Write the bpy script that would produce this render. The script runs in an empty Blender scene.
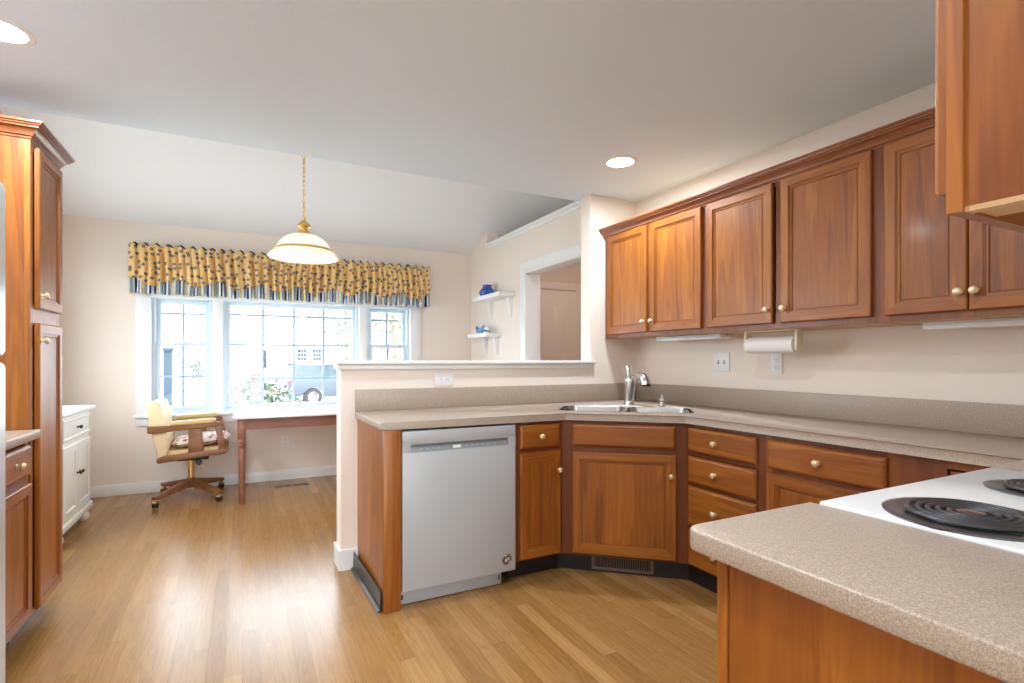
import bpy, bmesh, math, random
from mathutils import Matrix, Vector
random.seed(7)
PI = math.pi
S = bpy.context.scene
COL = S.collection

# ------------------------------------------------------------------ camera
cam_d = bpy.data.cameras.new('camera')
cam = bpy.data.objects.new('camera', cam_d); COL.objects.link(cam)
cam.location = (0, 0, 1.215)
cam.rotation_euler = (PI/2, 0, -0.47418)
cam_d.sensor_width = 36; cam_d.lens = 525.5/1024*36
cam_d.shift_y = 18.3/1024
cam_d.clip_start = 0.02; cam_d.clip_end = 300
S.camera = cam
# ------------------------------------------------------------------ view / world / lights
S.view_settings.view_transform = 'Standard'
S.view_settings.look = 'None'
S.view_settings.exposure = 0.6
S.view_settings.gamma = 1.0
S.view_settings.use_curve_mapping = False
S.cycles.use_denoising = True
S.cycles.max_bounces = 12; S.cycles.diffuse_bounces = 8
S.cycles.transparent_max_bounces = 16
S.cycles.sample_clamp_indirect = 6
S.cycles.caustics_reflective = False; S.cycles.caustics_refractive = False

W = bpy.data.worlds.new('sky'); S.world = W; W.use_nodes = True
bg = W.node_tree.nodes['Background']
bg.inputs['Color'].default_value = (0.85, 0.93, 1.0, 1)
bg.inputs['Strength'].default_value = 8.5

def light(name, kind, loc, energy, color=(1, 1, 1), rot=(0, 0, 0), size=0.1, size_y=None, shape='DISK', spread=None):
    d = bpy.data.lights.new(name, kind); d.energy = energy; d.color = color
    if kind == 'AREA':
        d.shape = shape; d.size = size
        if size_y: d.size_y = size_y
        if spread: d.spread = spread
    if kind == 'SUN': d.angle = 0.03
    o = bpy.data.objects.new(name, d); o.location = loc; o.rotation_euler = rot; COL.objects.link(o)
    return o
light('sun', 'SUN', (12, -4, 20), 4.0, (1, .98, .95), rot=Vector((-.62, .22, -.75)).to_track_quat('-Z', 'Y').to_euler())
# ceiling cans: the first two are fixtures, the rest are unseen added fills
CANS_AND_FILLS = [(2.06, 2.56), (-0.795, 2.574), (0.90, 1.20), (0.0, 1.0), (1.7, -0.9), (-0.3, -1.3)]
ZC = 2.425
for (x, y), e in zip(CANS_AND_FILLS, (15, 20, 9, 13, 10, 10)):
    light('can_or_fill', 'AREA', (x, y, ZC-0.02), e, (.86, .94, 1), size=0.13)
light('rear_fill', 'POINT', (-0.25, -1.0, 2.12), 12, (.88, .95, 1)).data.shadow_soft_size = 0.12  # unseen fill added behind the camera to lift the ceiling
light('pendant_bulb_light', 'POINT', (0.358, 3.67, 1.925), 34, (1, .95, .86)).data.shadow_soft_size = 0.04
def portal(loc, rot, sx, sy):
    o = light('daylight_portal', 'AREA', loc, 1, rot=rot, size=sx, size_y=sy, shape='RECTANGLE')
    o.data.cycles.is_portal = True
light('hall_fill', 'POINT', (3.4, 4.2, 2.2), 9, (1, .93, .84)).data.shadow_soft_size = 0.08  # unseen fill light added to brighten the hall
portal((0.47, 5.99, 1.24), (PI/2, 0, PI), 2.5, 1.2)
portal((-1.62, 4.3, 1.52), (PI/2, 0, -PI/2), 1.7, 1.25)
portal((-.35, -3.32, 1.05), (PI/2, 0, 0), 1.8, 2.1)

# ------------------------------------------------------------------ helpers
def lin(r, g, b):
    f = lambda c: (c/255/12.92) if c/255 <= .04045 else ((c/255+.055)/1.055)**2.4
    return (f(r), f(g), f(b), 1)

class N:                                   # tiny node-tree builder
    def __init__(s, m): s.t = m.node_tree
    def __call__(s, kind, _in=None, **kw):
        n = s.t.nodes.new(kind)
        for k, v in kw.items(): setattr(n, k, v)
        for k, v in (_in or {}).items():
            if isinstance(v, bpy.types.NodeSocket): s.t.links.new(v, n.inputs[k])
            else: n.inputs[k].default_value = v
        return n
    def math(s, op, a, b=0.0, c=0.0):
        return s('ShaderNodeMath', {0: a, 1: b, 2: c}, operation=op).outputs[0]
    def mix(s, f, a, b, blend='MIX'):
        n = s('ShaderNodeMix', data_type='RGBA', blend_type=blend)
        for i, v in ((0, f), (6, a), (7, b)):
            if isinstance(v, bpy.types.NodeSocket): s.t.links.new(v, n.inputs[i])
            else: n.inputs[i].default_value = v
        return n.outputs[2]
    def ramp(s, f, stops, interp='LINEAR'):
        n = s('ShaderNodeValToRGB', {0: f}); r = n.color_ramp; r.interpolation = interp
        while len(r.elements) < len(stops): r.elements.new(.5)
        for e, (p, c) in zip(r.elements, stops): e.position = p; e.color = c
        return n.outputs[0]

def mat(name, col=(.5, .5, .5, 1), rough=.5, metal=0.0, spec=.5, coat=0.0, emit=None, estr=0.0):
    m = bpy.data.materials.new(name); m.use_nodes = True
    b = m.node_tree.nodes['Principled BSDF']
    b.inputs['Base Color'].default_value = col
    b.inputs['Roughness'].default_value = rough
    b.inputs['Metallic'].default_value = metal
    b.inputs['Specular IOR Level'].default_value = spec
    b.inputs['Coat Weight'].default_value = coat
    b.inputs['Coat Roughness'].default_value = .12
    if emit: b.inputs['Emission Color'].default_value = emit; b.inputs['Emission Strength'].default_value = estr
    return m
def bsdf(m): return m.node_tree.nodes['Principled BSDF']
def wire(m, sock, inp='Base Color'): m.node_tree.links.new(sock, bsdf(m).inputs[inp])
def bump(m, n, h, strength=.2, dist=.01):
    b = n('ShaderNodeBump', {'Height': h, 'Strength': strength, 'Distance': dist})
    m.node_tree.links.new(b.outputs[0], bsdf(m).inputs['Normal'])

def wood(name, axis, dark, mid, light_, rough=.40, coat=.06, fine=1.0, scale=1.0):
    m = mat(name, mid, rough, coat=coat); n = N(m)
    tc = n('ShaderNodeTexCoord'); oi = n('ShaderNodeObjectInfo')
    rnd = n.math('MULTIPLY', oi.outputs['Random'], 37.0)
    add = n('ShaderNodeVectorMath', {0: tc.outputs['Object'], 1: rnd}, operation='ADD')
    sc = [7.0*scale]*3; sc[axis] = .55*scale
    mp = n('ShaderNodeMapping', {'Vector': add.outputs[0], 'Scale': sc})
    n1 = n('ShaderNodeTexNoise', {'Vector': mp.outputs[0], 'Scale': 1.6, 'Detail': 3.0, 'Roughness': .55, 'Distortion': .6})
    rings = n.math('FRACT', n.math('MULTIPLY', n1.outputs[0], 7.0))
    rings = n.math('ABSOLUTE', n.math('SUBTRACT', rings, .5))
    sc2 = [110.0]*3; sc2[axis] = 4.0
    mp2 = n('ShaderNodeMapping', {'Vector': add.outputs[0], 'Scale': sc2})
    n2 = n('ShaderNodeTexNoise', {'Vector': mp2.outputs[0], 'Scale': 1.0, 'Detail': 2.0})
    f = n.math('ADD', n.math('MULTIPLY', n1.outputs[0], .75), n.math('MULTIPLY', rings, .28*fine))
    f = n.math('ADD', f, n.math('MULTIPLY', n2.outputs[0], .22*fine))
    c = n.ramp(f, [(.34, dark), (.57, mid), (.80, light_)])
    wire(m, c)
    bump(m, n, n2.outputs[0], .04, .002)
    return m

CH = dict(dark=(.165, .041, .0045, 1), mid=(.285, .087, .0095, 1), light_=(.41, .146, .0165, 1))
woodV = wood('cherry_upright_grain', 2, **CH)
woodH = wood('cherry_level_grain', 0, **CH)
woodY = wood('cherry_lengthwise_grain', 1, **CH)
woodDark = wood('cherry_frame_shadowed', 2, dark=(.10, .024, .006, 1), mid=(.15, .037, .009, 1), light_=(.20, .055, .014, 1))  # darker red frame; shadow around the doors put into the colour
woodMid = wood('cherry_wall_frame_shadowed', 2, dark=(.14, .038, .009, 1), mid=(.20, .058, .013, 1), light_=(.26, .085, .02, 1))  # wall cabinet frames darkened too, for shadow between doors
woodCrown = wood('cherry_moulding', 0, dark=(.17, .05, .016, 1), mid=(.25, .078, .025, 1), light_=(.32, .11, .036, 1), rough=.28)
woodPale = wood('unfinished_plywood', 1, dark=(.45, .27, .12, 1), mid=(.58, .37, .18, 1), light_=(.66, .45, .25, 1), rough=.6, coat=0)
woodDesk = wood('reddish_desk_wood', 0, dark=(.13, .040, .018, 1), mid=(.21, .070, .033, 1), light_=(.29, .11, .055, 1))
woodDeskV = wood('reddish_desk_leg', 2, dark=(.13, .040, .018, 1), mid=(.21, .070, .033, 1), light_=(.29, .11, .055, 1))
woodChair = wood('chair_oak', 0, dark=(.13, .046, .015, 1), mid=(.20, .078, .026, 1), light_=(.28, .12, .044, 1))

def paint(name, col, rough=.6, tex=.05, scale=90):
    m = mat(name, col, rough, spec=.3); n = N(m)
    tc = n('ShaderNodeTexCoord')
    no = n('ShaderNodeTexNoise', {'Vector': tc.outputs['Object'], 'Scale': scale, 'Detail': 3.0})
    bump(m, n, no.outputs[0], tex, .01)
    return m
wallM = paint('peach_cream_wall_paint', (.80, .72, .645, 1))
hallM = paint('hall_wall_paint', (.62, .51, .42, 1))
kceilM = paint('kitchen_ceiling_cool_tint', (.72, .82, .92, 1), .8, .12, 45)  # blue put into the colour in place of cool ambient light
ceilM = paint('white_ceiling_paint', (.82, .835, .86, 1), .8, .12, 45)
trimM = paint('white_trim_paint', (.80, .81, .81, 1), .35, .01, 20)
whiteM = paint('white_furniture_paint', (.80, .80, .77, 1), .3, .01, 20)
doorM = paint('hall_door_paint', (.66, .58, .53, 1), .4, .01, 20)
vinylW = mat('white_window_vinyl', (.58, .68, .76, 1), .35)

# oak strip floor running away from the camera
floorM = mat('oak_strip_floor', (.5, .27, .1, 1), .27, spec=.8, coat=.0); n = N(floorM)
tc = n('ShaderNodeTexCoord'); sp = n('ShaderNodeSeparateXYZ', {0: tc.outputs['Object']})
u = n.math('DIVIDE', sp.outputs[0], .063)
row = n.math('FLOOR', u)
rr = n('ShaderNodeTexWhiteNoise', {'W': row}, noise_dimensions='1D')
v = n.math('ADD', n.math('DIVIDE', sp.outputs[1], 1.5), n.math('MULTIPLY', rr.outputs[0], 9.0))
brd = n('ShaderNodeCombineXYZ', {0: row, 1: n.math('FLOOR', v)})
bw = n('ShaderNodeTexWhiteNoise', {'Vector': brd.outputs[0]}, noise_dimensions='2D')
tone = n.ramp(bw.outputs[0], [(0, (.275, .133, .036, 1)), (.3, (.31, .155, .044, 1)), (.75, (.335, .172, .052, 1)), (1, (.40, .218, .074, 1))])
off = n('ShaderNodeVectorMath', {0: tc.outputs['Object'], 1: n('ShaderNodeVectorMath', {0: bw.outputs[1], 1: (13, 29, 5)}, operation='MULTIPLY').outputs[0]}, operation='ADD')
g1 = n('ShaderNodeTexNoise', {'Vector': n('ShaderNodeMapping', {'Vector': off.outputs[0], 'Scale': (26, 1.5, 5)}).outputs[0], 'Scale': 1.0, 'Detail': 4.0, 'Distortion': 1.2})
gr = n.math('ABSOLUTE', n.math('SUBTRACT', n.math('FRACT', n.math('MULTIPLY', g1.outputs[0], 6.0)), .5))
g2 = n('ShaderNodeTexNoise', {'Vector': n('ShaderNodeMapping', {'Vector': off.outputs[0], 'Scale': (260, 6, 5)}).outputs[0], 'Scale': 1.0, 'Detail': 2.0})
sh = n.math('ADD', n.math('MULTIPLY', gr, .5), n.math('ADD', n.math('MULTIPLY', g2.outputs[0], .3), .72))
c = n.mix(1.0, tone, n('ShaderNodeCombineColor', {0: sh, 1: sh, 2: sh}).outputs[0], 'MULTIPLY')
fu = n.math('ABSOLUTE', n.math('SUBTRACT', n.math('FRACT', u), .5))
fv = n.math('ABSOLUTE', n.math('SUBTRACT', n.math('FRACT', v), .5))
seam = n.math('MAXIMUM', n.math('GREATER_THAN', fu, .486), n.math('GREATER_THAN', fv, .4988))
c = n.mix(n.math('MULTIPLY', seam, .45), c, (.12, .05, .02, 1))
wire(floorM, c); bump(floorM, n, g1.outputs[0], .03, .004)

def speckle(name, base, dk, lt, rough=.35):
    m = mat(name, base, rough, spec=.4); n = N(m)
    tc = n('ShaderNodeTexCoord')
    a = n('ShaderNodeTexNoise', {'Vector': tc.outputs['Object'], 'Scale': 520.0, 'Detail': 1.0})
    b = n('ShaderNodeTexNoise', {'Vector': tc.outputs['Object'], 'Scale': 230.0, 'Detail': 2.0})
    f = n.math('ADD', n.math('MULTIPLY', a.outputs[0], .6), n.math('MULTIPLY', b.outputs[0], .4))
    wire(m, n.ramp(f, [(.36, dk), (.5, base), (.63, lt)]))
    return m
counterM = speckle('beige_speckled_laminate', (.38, .305, .24, 1), (.27, .208, .158, 1), (.485, .41, .345, 1))

brass = mat('polished_brass', (.78, .53, .20, 1), .22, 1.0)
ceramicKnob = mat('ivory_brass_knob', (.80, .66, .42, 1), .22, .55)
chrome = mat('chrome', (.72, .73, .74, 1), .12, 1.0)
steel = mat('brushed_stainless', (.42, .42, .42, 1), .27, 1.0)
blackV = mat('black_vinyl', (.014, .015, .018, 1), .32)
blackP = mat('black_plastic', (.012, .012, .013, 1), .4)
darkGap = mat('dark_gap', (.02, .012, .01, 1), .8)
bronze = mat('bronze_register', (.17, .14, .11, 1), .45, .4)
enamel = mat('white_enamel', (.78, .81, .83, 1), .16, coat=.3)
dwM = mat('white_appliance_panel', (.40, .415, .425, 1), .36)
dwGrey = mat('grey_control_panel', (.27, .30, .31, 1), .3, .2)
plasticW = mat('white_plastic', (.78, .79, .80, 1), .35)
plasticI = mat('almond_plastic', (.74, .66, .50, 1), .4)
paperM = paint('paper_towel', (.82, .81, .79, 1), .9, .25, 160)
coilM = mat('heating_coil', (.10, .105, .115, 1), .35, .7)
bowlM = mat('drip_bowl', (.20, .21, .225, 1), .3, .85)
slot = mat('outlet_slot', (.03, .03, .03, 1), .6)
leather = paint('tan_leather', (.60, .40, .18, 1), .45, .08, 160)
leatherL = paint('pale_tan_leather', (.72, .56, .34, 1), .45, .08, 160)
glowM = mat('lit_lens', (1, 1, 1, 1), .5, emit=(1, .97, .92, 1), estr=9.0)
bulbM = mat('lit_bulb', (1, 1, 1, 1), .5, emit=(1, .86, .62, 1), estr=30.0)
fridgeM = mat('fridge_white', (.62, .65, .68, 1), .3, coat=.2)
blueGlass = mat('cobalt_glaze', (.008, .07, .36, 1), .12, coat=.6)
blueGlaze = mat('sky_blue_glaze', (.10, .28, .55, 1), .2, coat=.4)
tubeM = mat('fluorescent_diffuser', (.78, .82, .85, 1), .4)

shadeM = mat('white_glass_shade', (.95, .90, .80, 1), .25); bsdf(shadeM).inputs['Transmission Weight'].default_value = 0.0
n = N(shadeM)
tr = n('ShaderNodeBsdfTranslucent', {'Color': (1, .96, .90, 1)})
mx = n('ShaderNodeMixShader', {0: .55, 1: bsdf(shadeM).outputs[0], 2: tr.outputs[0]})
shadeM.node_tree.links.new(mx.outputs[0], shadeM.node_tree.nodes['Material Output'].inputs[0])

def glass(name, tint=(.97, .99, 1, 1), refl=.06):
    m = bpy.data.materials.new(name); m.use_nodes = True; t = m.node_tree
    t.nodes.remove(t.nodes['Principled BSDF']); n = N(m)
    a = n('ShaderNodeBsdfTransparent', {'Color': tint}); g = n('ShaderNodeBsdfGlossy', {'Roughness': .02})
    mx = n('ShaderNodeMixShader', {0: refl, 1: a.outputs[0], 2: g.outputs[0]})
    t.links.new(mx.outputs[0], t.nodes['Material Output'].inputs[0]); return m
paneM = glass('window_pane')

class MB:
    """collects shapes into one mesh"""
    def __init__(s): s.bm = bmesh.new()
    def _f(s, vs, mi=0, sm=False):
        try:
            f = s.bm.faces.new(vs); f.material_index = mi; f.smooth = sm; return f
        except ValueError: return None
    def box(s, x0, x1, y0, y1, z0, z1, mi=0, bev=0, seg=2, M=None):
        vs = [s.bm.verts.new((x, y, z)) for x in (x0, x1) for y in (y0, y1) for z in (z0, z1)]
        fs = [s._f([vs[i] for i in q], mi) for q in ((0, 1, 3, 2), (4, 6, 7, 5), (0, 4, 5, 1), (2, 3, 7, 6), (0, 2, 6, 4), (1, 5, 7, 3))]
        if bev:
            es = list({e for f in fs for e in f.edges})
            r = bmesh.ops.bevel(s.bm, geom=es, offset=bev, segments=seg, profile=.5, affect='EDGES', clamp_overlap=True)
            vs = list({v for f in r['faces'] for v in f.verts} | {v for v in vs if v.is_valid})
            for f in r['faces']: f.material_index = mi; f.smooth = True
        if M is not None: bmesh.ops.transform(s.bm, matrix=M, verts=[v for v in vs if v.is_valid])
        return s
    def lathe(s, prof, M=Matrix(), seg=20, mi=0, a0=0, a1=2*PI):
        full = abs(a1-a0-2*PI) < 1e-6; k = seg if full else seg+1
        rings = []
        for r, z in prof:
            if r < 1e-6: rings.append([s.bm.verts.new(M @ Vector((0, 0, z)))])
            else: rings.append([s.bm.verts.new(M @ Vector((r*math.cos(a0+(a1-a0)*i/seg), r*math.sin(a0+(a1-a0)*i/seg), z))) for i in range(k)])
        for A, B in zip(rings, rings[1:]):
            for i in range(seg):
                j = (i+1) % k
                if len(A) == 1 and len(B) == 1: continue
                if len(A) == 1: s._f([A[0], B[j], B[i]], mi, True)
                elif len(B) == 1: s._f([A[i], A[j], B[0]], mi, True)
                else: s._f([A[i], A[j], B[j], B[i]], mi, True)
        return s
    def tube(s, pts, r, seg=8, mi=0, caps=True, closed=False):
        pts = [Vector(p) for p in pts]; k = len(pts); rs = r if isinstance(r, (list, tuple)) else [r]*k
        rings = []; up = None
        for i, p in enumerate(pts):
            if closed: t = (pts[(i+1) % k]-pts[i-1]).normalized()
            else: t = (pts[min(i+1, k-1)]-pts[max(i-1, 0)]).normalized()
            if up is None:
                up = Vector((0, 0, 1)) if abs(t.z) < .9 else Vector((1, 0, 0))
            a = t.cross(up).normalized(); up = a.cross(t).normalized()
            rings.append([s.bm.verts.new(p+rs[i]*(a*math.cos(2*PI*q/seg)+up*math.sin(2*PI*q/seg))) for q in range(seg)])
        prs = list(zip(rings, rings[1:])) + ([(rings[-1], rings[0])] if closed else [])
        for A, B in prs:
            for q in range(seg): s._f([A[q], A[(q+1) % seg], B[(q+1) % seg], B[q]], mi, True)
        if caps and not closed: s._f(rings[0][::-1], mi); s._f(rings[-1], mi)
        return s
    def prism(s, poly, d0, d1, M=Matrix(), mi=0, bev=0, smooth=False, seg=3):
        """polygon in local xy extruded along local z from d0 to d1"""
        A = [s.bm.verts.new(M @ Vector((x, y, d0))) for x, y in poly]
        B = [s.bm.verts.new(M @ Vector((x, y, d1))) for x, y in poly]
        fs = [s._f(A[::-1], mi), s._f(B, mi)]; k = len(poly)
        for i in range(k):
            f = s._f([A[i], A[(i+1) % k], B[(i+1) % k], B[i]], mi, smooth); fs.append(f)
        if bev:
            es = list({e for f in fs for e in f.edges})
            r = bmesh.ops.bevel(s.bm, geom=es, offset=bev, segments=seg, profile=.5, affect='EDGES', clamp_overlap=True)
            for f in r['faces']: f.material_index = mi; f.smooth = True
        return s
    def loft(s, rings, mi=0, close=True, cap0=False, cap1=False, smooth=True):
        R = [[s.bm.verts.new(p) for p in ring] for ring in rings]
        for A, B in zip(R, R[1:]):
            k = len(A)
            for i in range(k if close else k-1): s._f([A[i], A[(i+1) % k], B[(i+1) % k], B[i]], mi, smooth)
        if cap0: s._f(R[0][::-1], mi)
        if cap1: s._f(R[-1], mi)
        return s
    def panel(s, x0, x1, z0, z1, rings, miV=0, miH=1, miC=0):
        """stepped rectangular panel seen from -y; rings = (inset, y)"""
        R = [[s.bm.verts.new(p) for p in ((x0+i, y, z0+i), (x1-i, y, z0+i), (x1-i, y, z1-i), (x0+i, y, z1-i))] for i, y in rings]
        for A, B in zip(R, R[1:]):
            for i in range(4): s._f([A[i], A[(i+1) % 4], B[(i+1) % 4], B[i]], miH if i in (0, 2) else miV)
        s._f(R[0][::-1], miV); s._f(R[-1], miC)
        return s
    def build(s, name, mats, parent=None, loc=None, rot=None, sharp=35):
        bmesh.ops.recalc_face_normals(s.bm, faces=s.bm.faces[:])
        me = bpy.data.meshes.new(name); s.bm.to_mesh(me); s.bm.free()
        for m in (mats if isinstance(mats, (list, tuple)) else [mats]): me.materials.append(m)
        me.set_sharp_from_angle(angle=math.radians(sharp))
        o = bpy.data.objects.new(name, me); COL.objects.link(o)
        if parent: o.parent = parent
        if loc: o.location = loc
        if rot: o.rotation_euler = rot
        return o

def tag(o, label=None, cat=None, group=None, kind=None):
    for k, v in (('label', label), ('category', cat), ('group', group), ('kind', kind)):
        if v: o[k] = v
    return o
def thing(name, label, cat, loc=(0, 0, 0), rz=0, group=None, kind=None):
    o = bpy.data.objects.new(name, None); COL.objects.link(o); o.empty_display_size = .05
    o.location = loc; o.rotation_euler = (0, 0, rz)
    return tag(o, label, cat, group, kind)
def structure(name, parent=None):
    o = bpy.data.objects.new(name, None); COL.objects.link(o); o['kind'] = 'structure'; return o
def dup(root, loc, rz, label):
    def cp(o, par):
        c = o.copy(); COL.objects.link(c)
        if par: c.parent = par
        for ch in list(o.children): cp(ch, c)
        return c
    r = cp(root, None); r.location = loc; r.rotation_euler = (0, 0, rz); r['label'] = label
    return r
def BX(name, mats, boxes, parent=None, bev=0, kind=None, loc=None):
    b = MB()
    for q in boxes: b.box(*q, bev=bev)
    o = b.build(name, mats, parent, loc)
    if kind: o['kind'] = kind
    return o
RX = lambda a: Matrix.Rotation(a, 4, 'X')
RY = lambda a: Matrix.Rotation(a, 4, 'Y')
RZ = lambda a: Matrix.Rotation(a, 4, 'Z')
T = lambda x, y, z: Matrix.Translation((x, y, z))

# ------------------------------------------------------------------ room shell
BK = 3.15; RT = 2.69; LF = -1.44; WN = 5.80; ND = 2.43; CE = 3.34; REAR = -3.2
BX('floor', floorM, [(-1.60, 4.4, -3.35, 6.0, -.06, 0)], kind='structure')
BX('ceiling', kceilM, [(-1.60, 2.85, -3.35, CE, ZC, ZC+.10)], kind='structure')
# vaulted nook ceiling, falling to the window wall
vz = lambda y: 2.467+(WN-y)*.383
MB().prism([(CE-.34, vz(CE-.34)), (WN+.2, vz(WN+.2)), (WN+.2, vz(WN+.2)+.1), (CE-.34, vz(CE-.34)+.1)], -1.60, 4.4,
           Matrix(((0, 0, 1, 0), (1, 0, 0, 0), (0, 1, 0, 0), (0, 0, 0, 1)))).build('ceiling', ceilM)['kind'] = 'structure'
BX('wall_header', ceilM, [(-1.60, 2.26, CE-.06, CE, ZC+.10, vz(CE)+.05)], kind='structure')
BX('wall_left', wallM, [(-1.60, LF, -3.35, 3.45, 0, 3.6), (-1.60, LF, 5.15, 6.0, 0, 3.6), (-1.60, LF, 3.45, 5.15, 0, .90), (-1.60, LF, 3.45, 5.15, 2.15, 3.6)], kind='structure')
BX('wall_right', wallM, [(RT, RT+.14, -.2, BK+.12, 0, ZC)], kind='structure')
BX('wall_near', wallM, [(.62, RT+.14, -.16, -.02, 0, ZC)], kind='structure')
BX('wall_side', wallM, [(2.71, 2.85, REAR-.15, -.2, 0, ZC)], kind='structure')
# rear wall (behind the camera) with an unseen opening put in to admit daylight
BX('wall_rear', wallM, [(-1.60, -1.2, REAR-.12, REAR, 0, ZC), (.5, 2.85, REAR-.12, REAR, 0, ZC), (-1.2, .5, REAR-.12, REAR, 2.1, ZC)], kind='structure')
# window wall, cut for the triple window
wx0, wx1, wz0, wz1 = -.765, 1.705, .69, 1.80
BX('wall_window', wallM, [(-1.60, wx0, WN, WN+.16, 0, 2.5), (wx1, 4.4, WN, WN+.16, 0, 2.5), (wx0, wx1, WN, WN+.16, 0, wz0), (wx0, wx1, WN, WN+.16, wz1, 2.5)], kind='structure')
# half wall between kitchen and nook + the full-height pier at its right end
BX('wall_half', wallM, [(.506, 2.26, BK, BK+.15, 0, 1.182)], kind='structure')
BX('wall_pier', wallM, [(2.26, RT, BK, BK+.12, 0, ZC)], kind='structure')
# nook right wall with the pass opening and the plant ledge
oy0, oy1, oz = 3.42, 4.44, 2.06
BX('wall_nook', wallM, [(ND, ND+.13, BK+.12, oy0, 0, 2.47), (ND, ND+.13, oy0, oy1, oz, 2.47), (ND, ND+.13, oy1, 5.346, 0, 2.47), (ND, ND+.13, 5.346, WN, 0, 2.72)], kind='structure')
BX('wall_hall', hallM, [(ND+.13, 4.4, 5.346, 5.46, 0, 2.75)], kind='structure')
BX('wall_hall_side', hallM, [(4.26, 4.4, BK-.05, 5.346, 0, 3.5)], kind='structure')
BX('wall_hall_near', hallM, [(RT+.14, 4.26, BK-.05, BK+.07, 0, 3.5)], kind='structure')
BX('wall_ledge_back', hallM, [(2.26, RT, CE-.12, CE-.06, ZC+.10, 3.5)], kind='structure')
BX('ceiling', hallM, [(ND+.13, 4.26, BK+.12, 5.346, 2.44, 2.47)], kind='structure')

def trim_box(name, boxes, bev=.004, m=None): 
    return BX(name, m or trimM, boxes, bev=bev, kind='structure')
# caps and casings
cap = MB().box(.474, 2.282, BK-.045, BK+.195, 1.188, 1.210, bev=.006, seg=3).box(.488, 2.262, BK-.02, BK, 1.158, 1.188, bev=.005).box(.488, .506, BK, BK+.15, 1.158, 1.188, bev=.004)
cap.build('trim_1', trimM)['kind'] = 'structure'
trim_box('trim_2', [(ND-.03, ND+.16, BK+.125, 5.345, 2.47, 2.50), (ND-.016, ND, BK+.125, 5.345, 2.44, 2.47)])
trim_box('trim_3', [(ND-.02, ND, oy1, oy1+.09, 0, oz+.09), (ND-.02, ND, oy0-.09, oy0, 0, oz+.09), (ND-.024, ND, oy0, oy1, oz, oz+.09),
                    (ND-.02, ND+.15, oy1-.018, oy1, 0, oz), (ND-.02, ND+.15, oy0, oy0+.018, 0, oz), (ND-.02, ND+.15, oy0+.018, oy1-.018, oz-.018, oz)])
BB = lambda x0, x1, y0, y1: (x0, x1, y0, y1, 0, .10)
trim_box('baseboard_window', [BB(LF, ND, WN-.014, WN)])
trim_box('baseboard_left', [BB(LF, LF+.014, 3.6, 4.36), BB(LF, LF+.014, 5.15, WN-.014)])
hb = MB()
hb.box(.492, .60, BK-.014, BK, 0, .115).box(.492, .506, BK, BK+.15, 0, .115).box(.492, 2.26, BK+.15, BK+.164, 0, .115)
hb.build('baseboard_half', trimM)['kind'] = 'structure'
# hall door
d1 = structure('door_1')
dy = 5.346
pb = MB().panel(0, .81, 0, 2.03, [(0, 0), (0, -.03), (.002, -.035), (.11, -.035)], 0, 0, 0)
pb.build('door_slab', doorM, d1, (2.79, dy-.012, .01))
for z0, z1 in ((.14, .62), (.72, 1.0), (1.10, 1.34), (1.44, 1.90)):
    for x0 in (.13, .45):
        MB().panel(0, .23, 0, z1-z0, [(0, 0), (.012, .006), (.03, .006), (.045, -.001)], 0, 0, 0).build('door_panel', doorM, d1, (2.79+x0, dy-.048, z0))
MB().lathe([(.0, 0), (.025, 0), (.025, .006), (.01, .01), (.01, .035), (.026, .045), (.028, .06), (.0, .07)], RX(PI/2)).build('door_handle', brass, d1, (2.86, dy-.047, .98))
BX('door_casing', doorM, [(3.605, 3.695, dy-.02, dy, 0, 2.14), (2.695, 2.785, dy-.02, dy, 0, 2.14), (2.785, 3.605, dy-.02, dy, 2.05, 2.14)], d1, bev=.004)

# ------------------------------------------------------------------ triple window
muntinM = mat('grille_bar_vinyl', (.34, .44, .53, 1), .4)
def win_unit(name, x0, x1, hung):
    w = structure(name); gy = WN+.085
    x0 += .0; g0, g1 = .745, 1.79
    BX('frame', vinylW, [(x0, x0+.03, gy-.05, gy+.06, wz0+.02, wz1), (x1-.03, x1, gy-.05, gy+.06, wz0+.02, wz1), (x0+.03, x1-.03, gy-.05, gy+.06, wz1-.02, wz1), (x0+.03, x1-.03, gy-.05, gy+.06, wz0+.02, wz0+.05)], w, bev=.003)
    a, b = x0+.03, x1-.03
    def sash(nm, z0, z1, yy, fr, vm, hm):
        r = MB()
        r.box(a, a+fr, yy-.02, yy+.02, z0, z1, bev=.004).box(b-fr, b, yy-.02, yy+.02, z0, z1, bev=.004)
        r.box(a+fr, b-fr, yy-.02, yy+.02, z0, z0+fr, bev=.004).box(a+fr, b-fr, yy-.02, yy+.02, z1-fr, z1, bev=.004)
        s_ = r.build(nm, vinylW, w)
        m = MB()
        for x in vm: m.box(x-.011, x+.011, yy-.008, yy+.008, z0+fr, z1-fr)
        for z in hm: m.box(a+fr, b-fr, yy-.007, yy+.007, z-.010, z+.010)
        m.build('muntin', muntinM, s_)
        BX('pane', paneM, [(a+fr, b-fr, yy-.002, yy+.002, z0+fr, z1-fr)], s_)
    if hung:
        cx = (a+b)/2
        sash('upper_sash', 1.345, 1.78, gy+.03, .038, [cx], [1.655])
        s0 = sash('lower_sash', .74, 1.385, gy-.015, .04, [cx], [1.055])
        MB().box(cx-.03, cx+.03, gy-.045, gy-.005, 1.385, 1.395, bev=.003).build('sash_lock', vinylW, w)
    else:
        sash('fixed_sash', .74, 1.78, gy+.005, .03, [a+.03+(b-a-.06)*k/4 for k in (1, 2, 3)], [1.025, 1.365, 1.662])
win_unit('window_1', wx0+.02, -.255, True)
win_unit('window_2', -.165, 1.120, False)
win_unit('window_3', 1.205, wx1-.02, True)
w4 = structure('unseen_window')  # guessed opening out of sight, sized to let light into the nook
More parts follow.
